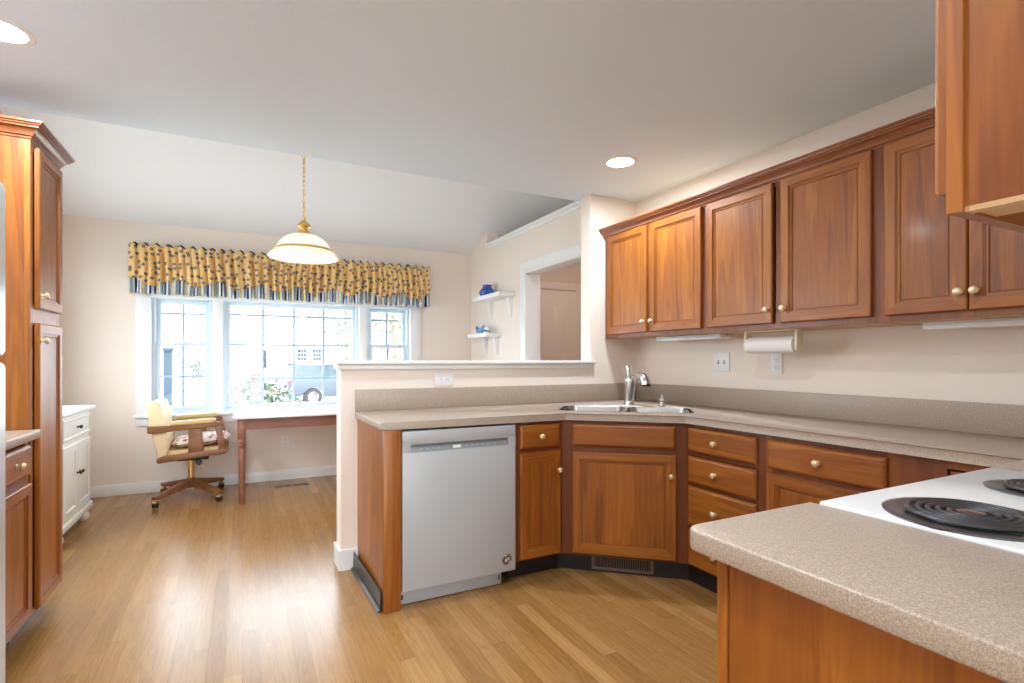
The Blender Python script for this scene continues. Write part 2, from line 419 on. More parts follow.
BX('frame', vinylW, [(-1.56, -1.50, 3.45, 3.50, .90, 2.15), (-1.56, -1.50, 5.10, 5.15, .90, 2.15), (-1.56, -1.50, 4.275, 4.325, .95, 2.10), (-1.56, -1.50, 3.50, 5.10, .90, .95), (-1.56, -1.50, 3.50, 5.10, 2.10, 2.15)], w4, bev=.004)
for y0, y1 in ((3.50, 4.275), (4.325, 5.10)): BX('pane', paneM, [(-1.532, -1.528, y0, y1, .95, 2.10)], w4)
trim_box('trim_4', [(-.858, wx0+.02, WN-.022, WN+.002, .69, 1.90), (wx1-.02, 1.80, WN-.022, WN+.002, .69, 1.90), (wx0+.02, wx1-.02, WN-.022, WN+.002, wz1-.012, 1.90),
                    (-.255, -.165, WN-.012, WN+.15, .71, wz1), (1.120, 1.205, WN-.012, WN+.15, .71, wz1),
                    (wx0, wx0+.02, WN, WN+.15, .71, wz1), (wx1-.02, wx1, WN, WN+.15, .71, wz1)])
trim_box('trim_5', [(-.875, 1.815, WN-.05, WN, .688, .712), (wx0, wx1, WN, WN+.13, .688, .712), (-.858, 1.80, WN-.02, WN, .61, .688)])

# ------------------------------------------------------------------ cabinets
DOOR = [(0, 0), (0, -.015), (.002, -.018), (.005, -.020), (.042, -.020), (.0425, -.0165), (.047, -.0165), (.0475, -.013), (.056, -.012), (.058, -.007), (.0605, -.007), (.061, -.0105)]
DRW = [(0, 0), (0, -.010), (.003, -.014), (.009, -.018), (.014, -.020)]
def knob(parent, x, y, z, m=None, s=1.0):
    return MB().lathe([(0, 0), (.011*s, 0), (.0115*s, .002), (.006*s, .004), (.005*s, .011), (.009*s, .014), (.0145*s, .017), (.0155*s, .021), (.013*s, .026), (.007*s, .0295), (0, .0305)], RX(PI/2), 16).build('knob', m or ceramicKnob, parent, (x, y, z))
def door(parent, x0, x1, z0, z1, kx=None, kz=None, mats=None, prof=DOOR):
    o = MB().panel(0, x1-x0, 0, z1-z0, prof).build('door', mats or [woodV, woodH], parent, (x0, 0, z0), sharp=20)
    if kx is not None: knob(o, kx-x0, -.020, kz-z0)
    return o
def drawer(parent, x0, x1, z0, z1, k=True, mats=None, name='drawer'):
    o = MB().panel(0, x1-x0, 0, z1-z0, DRW, 0, 0, 0).build(name, mats or [woodH], parent, (x0, 0, z0), sharp=20)
    if k: knob(o, (x1-x0)/2 if k is True else k-x0, -.020, (z1-z0)/2)
    return o
def frame(parent, w, z0, z1, stiles, rails, t=.02, m=None):
    """face frame: stiles = [(x0,x1)], rails = [(z0,z1,x0,x1)]"""
    b = MB()
    for a, c in stiles: b.box(a, c, 0, t, z0, z1)
    for r0, r1, a, c in rails: b.box(a, c, .0006, t, r0, r1, mi=1)
    return b.build('face_frame', m or [woodV, woodH], parent)
def carcass(parent, w, d, z0, z1, t=.016, floor_up=0.0, m=None, inner=None):
    b = MB()
    b.box(0, t, .02, d, z0, z1).box(w-t, w, .02, d, z0, z1).box(t, w-t, d-.008, d, z0, z1, mi=1)
    b.box(t, w-t, .02, d-.008, z1-t, z1, mi=1).box(t, w-t, .02, d-.008, z0+floor_up, z0+floor_up+t, mi=1)
    return b.build('body', [m or woodV, inner or woodPale], parent)
def toekick(parent, w, d0, d1, z=.105, x0=0):
    return BX('toe_kick', blackV, [(x0, w, d0, d1, 0, z)], parent)
BASE_TOP = .876

# --- dishwasher run (front plane y = 2.53)
FY = 2.53
ep = thing('cabinet_end_panel', 'cherry end panel left of the white dishwasher', 'cabinet panel', (.60, FY, 0))
MB().box(0, .016, .02, BK-FY-.002, .0, BASE_TOP).build('side_panel', woodV, ep)
MB().box(0, .084, -.02, .02, 0, BASE_TOP, bev=.0015).build('stile', woodV, ep)
vb = MB()
vb.prism([(0, .003), (-.017, .0), (-.018, .004), (-.006, .012), (-.003, .10), (0, .10)], 0, .60, Matrix(((1, 0, 0, 0), (0, 0, 1, 0), (0, 1, 0, 0), (0, 0, 0, 1))))
tag(vb.build('vinyl_base_strip', blackV, None, (.594, 2.535, .0005), (0, 0, math.radians(1.6))), 'black vinyl base strip peeling along foot of the cherry end panel', 'base strip')

narrow = thing('base_cabinet', 'narrow cherry base cabinet with one drawer between dishwasher and corner sink cabinet', 'cabinet', (1.313, FY, 0))
w = .307
carcass(narrow, w, BK-FY-.002, .115, BASE_TOP)
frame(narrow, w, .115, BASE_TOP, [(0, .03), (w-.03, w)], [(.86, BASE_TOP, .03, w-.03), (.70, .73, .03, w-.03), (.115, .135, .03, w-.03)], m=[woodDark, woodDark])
drawer(narrow, .027, .284, .727, .858)
door(narrow, .027, .286, .127, .706, .272, .598)
toekick(narrow, w, .085, .10)

# corner sink cabinet, turned across the corner
A = Vector((1.62, 2.53)); B = Vector((2.135, 2.085)); L = (B-A).length; ang = math.atan2(B.y-A.y, B.x-A.x)
sinkc = thing('sink_cabinet', 'cherry corner cabinet under the sink with false drawer over one wide door', 'cabinet', (A.x, A.y, 0), ang)
bd = MB()
poly = [(A.x+.001, A.y+.02), (B.x+.016, B.y+.002), (RT-.003, B.y+.002), (RT-.003, BK-.003), (A.x+.001, BK-.003)]
inv = (T(A.x, A.y, 0) @ RZ(ang)).inverted()
pl = [((inv @ Vector((x, y, 0))).x, (inv @ Vector((x, y, 0))).y) for x, y in poly]
k = len(pl)
for i in range(k):                                  # open-topped shell so that the sink bowls hang free
    p, q = Vector(pl[i]), Vector(pl[(i+1) % k]); 
    if i == 0: continue
    nrm = Vector((-(q-p).y, (q-p).x)).normalized()*.014
    bd.prism([tuple(p), tuple(q), tuple(q+nrm), tuple(p+nrm)], .115, BASE_TOP-.004)
bd.prism(pl, .116, .13)
bd.build('body', woodPale, sinkc)
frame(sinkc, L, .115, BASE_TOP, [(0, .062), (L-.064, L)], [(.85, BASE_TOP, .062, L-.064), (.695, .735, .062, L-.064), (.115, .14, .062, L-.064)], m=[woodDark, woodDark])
drawer(sinkc, .056, .618, .731, .857, k=False, name='false_drawer')
door(sinkc, .058, .620, .130, .699, .594, .588)
tkl = [inv @ Vector((x, y, 0)) for x, y in ((1.622, 2.615), (1.641, 2.615), (2.195, 2.135), (2.195, 2.087), (2.207, 2.087), (2.207, 2.141), (1.646, 2.627), (1.622, 2.627))]
MB().prism([(p.x, p.y) for p in tkl], 0, .114).build('toe_kick', blackV, sinkc)

gr = thing('toe_kick_vent', 'grey louvred heating vent set in black toe kick below the corner sink cabinet', 'vent', tuple((T(A.x, A.y, 0) @ RZ(ang) @ Vector((.16, .0695, .012)))), ang)
b = MB(); gw, gh = .345, .09
b.box(0, gw, 0, .007, 0, .016, bev=.002).box(0, gw, 0, .007, gh-.016, gh, bev=.002).box(0, .02, 0, .007, .016, gh-.016, bev=.002).box(gw-.02, gw, 0, .007, .016, gh-.016, bev=.002)
b.build('rim', bronze, gr)
b = MB()
for i in range(24): x = .027+i*(gw-.054)/23; b.box(x-.0022, x+.0022, .001, .006, .016, gh-.016)
b.build('louvres', bronze, gr)
BX('backing', darkGap, [(.02, gw-.02, .006, .0075, .016, gh-.016)], gr)

# --- right run (front plane x = 2.135, local x runs towards the camera)
FX = 2.135; R90 = -PI/2
dr4 = thing('drawer_cabinet', 'cherry base cabinet of four stacked drawers right of the corner sink', 'cabinet', (FX, 2.085, 0), R90)
w = .475; dep = RT-FX-.003
carcass(dr4, w, dep, .115, BASE_TOP)
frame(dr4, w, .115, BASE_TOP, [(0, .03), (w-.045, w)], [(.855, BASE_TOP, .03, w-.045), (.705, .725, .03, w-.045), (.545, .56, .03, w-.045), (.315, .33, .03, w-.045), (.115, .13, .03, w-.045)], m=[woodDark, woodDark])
for z0, z1 in ((.726, .853), (.560, .702), (.331, .543), (.122, .315)): drawer(dr4, .012, .433, z0, z1, k=.20)
toekick(dr4, w, .06, .075)
c5 = thing('base_cabinet', 'cherry base cabinet with one wide drawer over doors, right of the four drawers', 'cabinet', (FX, 1.61, 0), R90)
w = .55
carcass(c5, w, dep, .115, BASE_TOP)
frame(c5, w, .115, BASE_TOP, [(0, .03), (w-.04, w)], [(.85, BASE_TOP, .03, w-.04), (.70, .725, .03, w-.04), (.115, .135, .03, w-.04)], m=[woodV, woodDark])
drawer(c5, .014, .512, .724, .851, k=.255)
door(c5, .014, .512, .127, .703, .485, .60)
toekick(c5, w, .06, .075)
cc = thing('corner_cabinet', 'plain cherry corner base cabinet with small inset door behind the white range', 'cabinet', (FX, 1.06, 0), R90)
w = .365
carcass(cc, w, dep, .115, BASE_TOP)
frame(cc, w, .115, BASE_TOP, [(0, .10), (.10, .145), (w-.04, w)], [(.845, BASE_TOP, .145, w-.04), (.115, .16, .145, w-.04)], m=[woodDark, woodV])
MB().panel(.153, w-.048, .168, .836, [(0, .012), (0, .004), (.05, .004), (.056, .010)]).build('inset_door', [woodV, woodH], cc)
BX('gap_shade', darkGap, [(.145, w-.04, .0135, .0195, .16, .845)], cc)  # dark board behind the inset door, painting the shade around its edge
toekick(cc, w, .06, .075)
cn = thing('base_cabinet', 'cherry base cabinet filling the corner between range and right wall', 'cabinet', (RT-.003, .672, 0), PI)
w = RT-.003-1.846
carcass(cn, w, .66, .115, BASE_TOP); frame(cn, w, .115, BASE_TOP, [(w-.30, w-.27), (w-.03, w), (0, .55)], [(.85, BASE_TOP, w-.27, w-.03), (.115, .135, w-.27, w-.03)])
drawer(cn, w-.272, w-.025, .727, .852); door(cn, w-.272, w-.025, .127, .703, w-.06, .60)
toekick(cn, w, .07, .085)

# --- cabinet under the near counter, left of the range
pn = thing('base_cabinet', 'cherry cabinet end under near beige countertop at lower right', 'cabinet', (1.072, .668, 0), PI)
w = 1.072-.755
b = MB().box(0, .016, .02, .66, .105, BASE_TOP).box(w-.02, w-.004, .023, .66, .105, BASE_TOP).box(.016, w-.02, .65, .66, .105, BASE_TOP).box(.016, w-.02, .02, .65, .105, .12)
b.box(w-.02, w-.004, .085, .66, 0, .105)
b.build('body', woodV, pn)
frame(pn, w, .105, BASE_TOP, [(0, .03), (w-.03, w)], [(.85, BASE_TOP, .03, w-.03), (.70, .725, .03, w-.03), (.105, .135, .03, w-.03)])
drawer(pn, .018, w-.018, .727, .852); door(pn, .018, w-.018, .127, .703, .045, .60)
toekick(pn, w-.021, .07, .085)

# --- countertops
def polyslab(poly, z0, z1, bev=.006):
    b = MB(); b.prism(poly, z0, z1, bev=bev, seg=3); return b
ct = thing('countertop', 'beige speckled countertop running round the corner sink', 'countertop', (.585, 2.505, .876))
ox, oy, ozz = ct.location
E2 = .0
pts = [(.585, 2.505), (1.622, 2.505), (2.110, 2.075), (2.110, .70), (1.846, .70), (1.846, -.018), (RT-.002, -.018), (RT-.002, BK-.002), (.585, BK-.002)]
slab = polyslab([(x-ox, y-oy) for x, y in pts], 0, .038)
top = slab.build('worktop', counterM, ct)
# sink cut-out
SC = Vector((2.085, 2.550)); sdir = (B-A).normalized(); sn = Vector((-sdir.y, sdir.x))
sw, sd = .80, .38
def rrect(w, d, r, k=6):
    out = []
    for cx, cy, a0 in ((w/2-r, d/2-r, 0), (-w/2+r, d/2-r, PI/2), (-w/2+r, -d/2+r, PI), (w/2-r, -d/2+r, 1.5*PI)):
        out += [(cx+r*math.cos(a0+PI/2*i/k), cy+r*math.sin(a0+PI/2*i/k)) for i in range(k+1)]
    return out
cut = MB().prism(rrect(sw, sd, .07), -.2, .2).build('sink_cutter', counterM, None, (SC.x, SC.y, .9), (0, 0, ang))
md = top.modifiers.new('cut', 'BOOLEAN'); md.object = cut; md.operation = 'DIFFERENCE'; md.solver = 'EXACT'
bpy.context.view_layer.update()
me2 = bpy.data.meshes.new_from_object(top.evaluated_get(bpy.context.evaluated_depsgraph_get()))
top.modifiers.clear(); top.data = me2
bpy.data.objects.remove(cut)
bs = MB().box(0, RT-.002-ox, BK-.022-oy, BK-.002-oy, .038, .164, bev=.003)
bs.build('backsplash', counterM, ct)
MB().box(RT-.022-ox, RT-.002-ox, -.016-oy, BK-.022-oy, .038, .164, bev=.003).build('backsplash', counterM, ct)

def single_counter(name, label, x0, x1, y0, y1, corners):
    o = thing(name, label, 'countertop', (x0, y0, .876))
    def rc(poly, rs):
        out = []; k = len(poly)
        for i, (p, r) in enumerate(zip(poly, rs)):
            p = Vector(p); a = Vector(poly[i-1]); c = Vector(poly[(i+1) % k])
            if r == 0: out.append(tuple(p)); continue
            u1 = (a-p).normalized(); u2 = (c-p).normalized(); cen = p+(u1+u2)*r
            s0 = p+u1*r; s1 = p+u2*r
            for j in range(6):
                t = j/5; q = s0.lerp(s1, t); q = cen+(q-cen).normalized()*r; out.append(tuple(q))
        return out
    w_, h_ = x1-x0, y1-y0
    b = MB(); rings = []
    for e, z in ((.0055, .038), (.0025, .0375), (.0007, .0358), (0, .033), (0, .005), (.0015, .0015), (.005, 0)):
        rings.append([(x, y, z) for x, y in rc([(e, e), (w_-e, e), (w_-e, h_-e), (e, h_-e)], [max(q-e, 0) for q in corners])])
    b.loft(rings[::-1], cap0=True, cap1=True)
    b.build('worktop', counterM, o, sharp=50)
    return o
single_counter('countertop', 'beige speckled countertop with rounded corner beside the range, nearest the camera', 0.709, 1.074, -.018, .705, (0, 0, 0, .030))
lc = single_counter('countertop', 'short stretch of beige countertop between fridge and tall pantry', -1.437, -.780, 2.20, 2.965, (0, 0, 0, 0))

# --- sink, faucet, dispenser
sk = thing('kitchen_sink', 'stainless double-bowl sink set in the corner of the beige countertop', 'sink', (SC.x, SC.y, .914), ang)
rim = MB()
o1 = rrect(sw-.002, sd-.002, .069); rimi = rrect(sw-.03, sd-.03, .06)
rim.loft([[(x, y, -.004) for x, y in o1], [(x, y, -.001) for x, y in rimi]])
rim.loft([[(x, y, -.004) for x, y in o1], [(x, y, -.038) for x, y in o1]])
def bowl(cx, bwid):
    bb = MB()
    R0 = rrect(bwid, sd-.034, .055); 
    rings = []
    for sc_, z in ((1, -.001), (.985, -.010), (.96, -.15), (.90, -.172), (.2, -.176)):
        rings.append([(cx+x*sc_, y*sc_, z) for x, y in R0])
    bb.loft(rings, cap1=True)
    return bb
rim.box(-.016, .016, -sd/2+.018, sd/2-.018, -.02, -.0015, bev=.004)
rim.build('rim', steel, sk)
for cx, bwid in ((-.193, .352), (.193, .352)):
    bo = bowl(cx, bwid).build('bowl', steel, sk)
    MB().lathe([(0, -.174), (.03, -.174), (.042, -.172), (.042, -.1755), (0, -.1755)], T(cx, 0, 0)).build('drain', chrome, bo)
fc = thing('faucet', 'tall chrome single-lever faucet behind the corner sink', 'faucet', (2.296, 2.765, .914), ang); fc.scale = (1.12, 1.12, 1.03)
MB().lathe([(0, 0), (.031, 0), (.031, .006), (.028, .012), (.026, .03), (.025, .12), (.027, .155), (.026, .17), (.019, .18), (0, .182)], seg=24).build('body', chrome, fc)
# spout leans out of the body and hooks over to a pull-out head
spts = [(.006, -.004, .02), (.014, -.011, .09), (.024, -.020, .145), (.038, -.034, .178), (.060, -.058, .190), (.082, -.084, .184), (.094, -.098, .162), (.098, -.104, .136)]
MB().tube(spts, [.023, .023, .022, .023, .025, .027, .029, .029], 14).build('spout', chrome, fc)
MB().lathe([(0, 0), (.026, 0), (.0275, .006), (.024, .010), (0, .010)], T(.098, -.104, .128)).build('spray_face', blackP, fc)
lv = MB(); lv.tube([(0, 0, .175), (0, .0, .20), (-.004, .006, .235), (-.008, .012, .252)], [.017, .012, .0105, .0125], 12); lv.build('lever', chrome, fc)
sd_ = thing('soap_dispenser', 'small chrome soap dispenser right of the faucet', 'dispenser', (2.395, 2.560, .914), ang)
MB().lathe([(0, 0), (.022, 0), (.022, .005), (.016, .012), (.013, .03), (.016, .034), (.017, .044), (.012, .058), (.006, .066), (.004, .078), (0, .080)]).build('body', chrome, sd_)
MB().tube([(0, 0, .05), (-.012, -.014, .056), (-.026, -.03, .050)], [.006, .005, .004], 8).build('nozzle', chrome, sd_)

# --- dishwasher
dw = thing('dishwasher', 'white dishwasher with recessed handle beside the cherry end panel', 'dishwasher', (.690, FY, 0))
w = .617
BX('tub', darkGap, [(.006, w-.006, .03, .58, .09, .868)], dw)
b = MB(); D0 = -.026
hx0, hx1, hz0, hz1 = .042, w-.045, .762, .808
b.box(0, w, D0, .026, hz1, .866, bev=.004).box(0, w, D0, .026, .087, hz0, bev=.004)
b.box(0, hx0, D0, .026, hz0, hz1).box(hx1, w, D0, .026, hz0, hz1)
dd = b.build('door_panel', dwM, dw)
hp = MB(); hp.box(hx0, hx1, -.002, .02, hz0, hz1)
hp.build('handle_recess', dwGrey, dw)
MB().prism([(-.026, .802), (-.004, .798), (-.004, .808), (-.026, .808)], hx0, hx1, Matrix(((0, 0, 1, 0), (1, 0, 0, 0), (0, 1, 0, 0), (0, 0, 0, 1)))).build('handle_lip', dwM, dw)
cp = MB().prism([(-.003, hz0), (-.025, hz0), (-.004, .790), (-.003, .790)], hx0+.002, hx1-.002, Matrix(((0, 0, 1, 0), (1, 0, 0, 0), (0, 1, 0, 0), (0, 0, 0, 1)))).build('control_strip', dwGrey, dw)
for i, x in enumerate((.09, .12, .15, .18, .33, .36, .39, .42, .45, .49)):
    MB().box(x, x+.014, -.0170, -.0145, .773, .777).build('button', dwM, cp)
MB().box(.262, .305, -.0215, -.014, .767, .783, bev=.001).build('display', plasticW, cp)
bg_ = MB().lathe([(0, 0), (.029, 0), (.029, .003), (.026, .005), (.0235, .0035), (.0, .0035)], RX(PI/2), 28).build('badge', mat('badge_bronze', (.20, .15, .12, 1), .35, .7), dw, (w-.052, D0, .152))
MB().lathe([(.0205, .0036), (.0215, .0046), (.0225, .0036)], RX(PI/2), 28).build('badge_ring', mat('badge_silver', (.62, .55, .48, 1), .25, .9), bg_)
sw_ = MB()
sil = bpy.data.materials['badge_silver']
sw_.tube([(-.013, -.0045, -.002), (-.006, -.0045, .005), (.002, -.0045, .003), (.008, -.0045, .010), (.015, -.0045, .012)], [.001, .003, .0022, .003, .001], 6)
sw_.tube([(-.014, -.0045, -.010), (-.006, -.0045, -.004), (.002, -.0045, -.006), (.009, -.0045, .001), (.015, -.0045, .003)], [.001, .0026, .002, .0026, .001], 6)
sw_.build('badge_mark', sil, bg_)
tk = BX('toe_panel', dwM, [(.004, .556, .028, .04, .004, .086)], dw, bev=.003)
for x in (.008, .538): BX('toe_slot', slot, [(x, x+.008, .0265, .029, .028, .052)], tk)

# --- range
rg = thing('range', 'white coil-burner range between two beige countertops', 'range', (1.079, .690, 0))
w = 1.841-1.079
BX('body', enamel, [(.004, w-.004, -.655, -.03, .02, .884)], rg, bev=.004)
b = MB().box(0, w, -.70, 0, .892, .9185, bev=.006, seg=3)
b.box(.012, w-.012, -.69, -.012, .884, .896)
b.build('cooktop', enamel, rg)
od = BX('oven_door', enamel, [(.012, w-.012, -.03, -.002, .21, .80)], rg, bev=.006)
MB().tube([(.06, -.002, .77), (.06, .035, .775), (w-.06, .035, .775), (w-.06, -.002, .77)], .011, 10).build('handle', enamel, od)
BX('oven_glass', blackP, [(.16, w-.16, -.003, .0005, .36, .62)], od)
BX('storage_drawer', enamel, [(.012, w-.012, -.03, -.002, .03, .195)], rg, bev=.006)
BX('control_fascia', enamel, [(.012, w-.012, -.03, -.006, .81, .884)], rg, bev=.004)
def burner(cx, cy, R):
    z = .9185
    bw_ = MB().lathe([(R+.026, .0), (R+.027, .003), (R+.020, .0048), (R+.008, .004), (R+.001, .0012), (R-.03, .0008), (.02, .0008)], T(cx, cy, z), 40).build('drip_bowl', bowlM, rg)
    sp = []; turns = 4.6; k = 220; r0 = .028
    for i in range(k+1):
        t = i/k; a = turns*2*PI*t+.6; r = r0+(R-.008-r0)*t
        sp.append((cx+r*math.cos(a), cy+r*math.sin(a), z+.0085))
    co = MB().tube(sp, .0048, 8).build('coil', coilM, rg)
    MB().lathe([(0, .0125), (.019, .012), (.022, .0105), (.022, .004), (0, .004)], T(cx, cy, z)).build('coil_cap', steel, co)
    su = MB()
    for a in (.3, .3+2*PI/3, .3+4*PI/3):
        su.box(.015, R-.004, -.0015, .0015, .0012, .0045, M=T(cx, cy, z) @ RZ(a))
    su.build('coil_support', steel, co)
burner(.138, -.205, .110); burner(.532, -.192, .085); burner(.152, -.49, .078); burner(.545, -.49, .098)

# --- upper cabinets on the right wall
UX = 2.385; UZ0, UZ1 = 1.371, 2.134; ud = RT-UX-.003
def upper(label, y, w, doors):
    o = thing('upper_cabinet', label, 'cabinet', (UX, y, 0), R90, 'wall cabinets over the right-hand counter')
    carcass(o, w, ud, UZ0, UZ1, floor_up=.0)
    st = [(0, .04), (w-.04, w)]
    if doors[1][0]-doors[0][1] > .01: st.append((w/2-.02, w/2+.02))
    frame(o, w, UZ0, UZ1, st, [(UZ0, UZ0+.04, .04, w-.04), (UZ1-.05, UZ1, .04, w-.04)], m=[woodMid, woodMid])
    for i, (a, c) in enumerate(doors):
        door(o, a, c, 1.398, 2.106, (c-.022) if i == 0 else (a+.022), 1.468)
    return o
upper('cherry wall cabinet with two doors farthest along the wall, above the corner sink', 3.134, .944, [(.040, .455), (.492, .920)])
upper('cherry wall cabinet with two doors above the paper towel roll', 2.190, .933, [(.018, .436), (.484, .905)])
upper('cherry wall cabinet with two close-set doors, nearest the range', 1.257, .63, [(.022, .304), (.308, .600)])
# crown moulding
def crown(prof, path):
    """sweep profile (out, up) along an xy path whose outward side is on the right of travel"""
    b = MB(); rings = []
    P = [Vector(p) for p in path]; k = len(P)
    for i, p in enumerate(P):
        if 0 < i < k-1:
            d1 = (P[i]-P[i-1]).normalized(); d2 = (P[i+1]-P[i]).normalized()
            n1 = Vector((d1.y, -d1.x)); n2 = Vector((d2.y, -d2.x)); m_ = (n1+n2); m_ /= m_.dot(n1)
        else:
            d = (P[1]-P[0]) if i == 0 else (P[-1]-P[-2]); d.normalize(); m_ = Vector((d.y, -d.x))
        rings.append([(p.x+m_.x*o, p.y+m_.y*o, z) for o, z in prof])
    b.loft(rings, cap0=True, cap1=True, smooth=False)
    return b
CROWN = [(0, 0), (.005, 0), (.005, .010), (.012, .011), (.014, .020), (.022, .030), (.033, .039), (.037, .040), (.037, .047), (.044, .049), (.046, .056), (.052, .057), (.052, .066), (0, .066)]
cr = crown([(o+.0, z) for o, z in CROWN], [(UX-.001, BK-.003), (UX-.001, .64)]).build('crown_moulding', woodY, None, (0, 0, 0))
# origin at the moulding's own place
def recentre(o):
    c = sum((v.co for v in o.data.vertices), Vector())/len(o.data.vertices)
    c.z = min(v.co.z for v in o.data.vertices)
    o.data.transform(T(*(-c))); o.location = c
cr.data.transform(T(0, 0, 2.106)); recentre(cr)
cr.data.materials[0] = wood('cherry_crown', 1, dark=(.17, .05, .016, 1), mid=(.25, .078, .025, 1), light_=(.32, .11, .036, 1), rough=.28)
tag(cr, 'cherry crown moulding along the top of the right wall cabinets', 'moulding')

# --- upper cabinet near the camera, over the near counter
nu = thing('upper_cabinet', 'cherry wall cabinet close to the camera at the upper right corner', 'cabinet', (1.075, .289, 0), PI)
w = 1.075-.672
b = MB()
b.box(0, .016, .0145, .305, 1.371, 2.134).box(w-.02, w-.004, .0145, .305, 1.371, 2.134, mi=0).box(.016, w-.02, .297, .305, 1.371, 2.134, mi=1)
b.box(.016, w-.02, .0145, .297, 2.118, 2.134, mi=1).box(.016, w-.02, .0145, .297, 1.393, 1.405, mi=1)
b.box(w-.0202, w-.004, .0150, .305, 1.3705, 1.376, mi=1)
b.build('body', [woodV, woodPale], nu)
for q in ((.03, .07, .25, .29, 1.372, 1.393), (w-.075, w-.0205, 0.0150, .06, 1.374, 1.393)): MB().box(*q).build('mounting_block', woodPale, nu)
frame(nu, w, UZ0, UZ1, [(0, .04), (w-.04, w)], [(UZ0, UZ0+.04, .04, w-.04), (UZ1-.05, UZ1, .04, w-.04)], t=.0145, m=[woodV, woodH])
door(nu, .018, w-.018, 1.398, 2.106, .04, 1.468)

# --- under-cabinet lights, paper towel
def under_light(label, y0, y1):
    o = thing('under_cabinet_light', label, 'light', (2.56, (y0+y1)/2, UZ0-.0005), 0, 'under-cabinet strip lights')
    h = (y1-y0)/2
    BX('housing', plasticW, [(-.045, .045, -h, h, -.028, 0)], o, bev=.003)
    BX('diffuser', tubeM, [(-.049, -.012, -h+.012, h-.012, -.031, -.008)], o, bev=.004)
    BX('switch', slot, [(.01, .02, -h-.002, -h+.002, -.008, -.002)], o)
under_light('white strip light under the far wall cabinet, left of the paper towel', 2.205, 2.745)
under_light('white strip light under the wall cabinet nearest the range', .66, 1.165)
ph = thing('paper_towel_holder', 'almond plastic paper towel holder hung under the wall cabinets', 'paper towel holder', (2.50, 1.85, UZ0))
for y, s in ((-.150, 1), (.150, -1)):
    b = MB()
    b.prism([(-.022, .0), (.022, .0), (.024, -.06), (.030, -.085), (.022, -.108), (0, -.116), (-.022, -.108), (-.030, -.085), (-.024, -.06)], y-.007, y+.007, Matrix(((1, 0, 0, 0), (0, 0, 1, 0), (0, 1, 0, 0), (0, 0, 0, 1))), bev=.002)
    b.build('bracket', plasticI, ph)
MB().box(-.02, .02, -.143, .143, -.006, 0).build('mounting_plate', plasticI, ph)
MB().tube([(0, -.143, -.078), (0, .143, -.078)], .008, 10).build('spindle', plasticI, ph)
pt = MB(); MYX = T(2.50, 1.712, UZ0-.078) @ RX(-PI/2)
pt.lathe([(.012, 0), (.044, 0), (.044, .276), (.012, .276), (.012, 0)], MYX, 32)
o = pt.build('paper_towel_roll', paperM); recentre(o)
tag(o, 'roll of white paper towel on the almond holder under wall cabinets', 'paper towel')

# --- switches and outlets (face local -y)
def plate(name, label, cat, loc, rz, w, h, gangs, kind_, group=None):
    o = thing(name, label, cat, loc, rz, group)
    MB().box(-w/2, w/2, -.006, 0, -h/2, h/2, bev=.0025).build('cover_plate', plasticW, o)
    for gx, gz, horiz in gangs:
        if kind_ == 'switch':
            MB().box(gx-.006, gx+.006, -.008, -.006, gz-.012, gz+.012).build('switch_slot', dwGrey, o)
            MB().box(gx-.004, gx+.004, -.017, -.006, gz+.0, gz+.009, bev=.001).build('toggle', plasticW, o)
        else:
            MB().lathe([(0, .0085), (.0165, .0085), (.0172, .006), (.0172, .005)], T(gx, 0, gz) @ RX(PI/2)).build('receptacle', plasticW, o)
            b = MB()
            for q in (-1, 1):
                if horiz: b.box(gx-.001, gx+.007, -.0092, -.0084, gz+q*.0065-.0012, gz+q*.0065+.0012)
                else: b.box(gx+q*.0065-.0012, gx+q*.0065+.0012, -.0092, -.0084, gz-.001, gz+.007)
            if horiz: b.lathe([(0, .0092), (.0026, .0092), (.0026, .0084)], T(gx-.008, 0, gz) @ RX(PI/2), 10)
            else: b.lathe([(0, .0092), (.0026, .0092), (.0026, .0084)], T(gx, 0, gz-.008) @ RX(PI/2), 10)
            b.build('slots', slot, o)
    return o
plate('light_switch', 'white double light switch on right wall left of the paper towel', 'switch', (RT, 2.343, 1.201), R90, .122, .116, [(-.023, 0, 0), (.023, 0, 0)], 'switch')
plate('outlet', 'white outlet on right wall below the paper towel roll', 'outlet', (RT, 1.960, 1.194), R90, .074, .118, [(0, .021, 0), (0, -.021, 0)], 'outlet')
plate('outlet', 'white sideways outlet on the half wall above the dishwasher', 'outlet', (1.134, BK, 1.090), 0, .122, .078, [(-.021, 0, 1), (.021, 0, 1)], 'outlet')
plate('outlet', 'white outlet low on the window wall under the desk', 'outlet', (.386, WN, .385), 0, .074, .118, [(0, .021, 0), (0, -.021, 0)], 'outlet')

# --- recessed ceiling lights
labels = ['lit recessed ceiling light above the corner sink', 'lit recessed ceiling light cut by the upper left edge of the photo']
for i, (x, y) in enumerate(CANS_AND_FILLS[:2]):
    o = thing('recessed_light', labels[i], 'ceiling light', (x, y, ZC), 0, 'recessed kitchen ceiling lights')
    MB().lathe([(.082, -.004), (.092, -.006), (.102, -.003), (.104, 0), (.082, 0)], seg=40).build('trim_ring', trimM, o)
    MB().lathe([(0, -.003), (.06, -.0035), (.0815, -.001), (.0815, 0)], seg=40).build('lens', glowM, o)

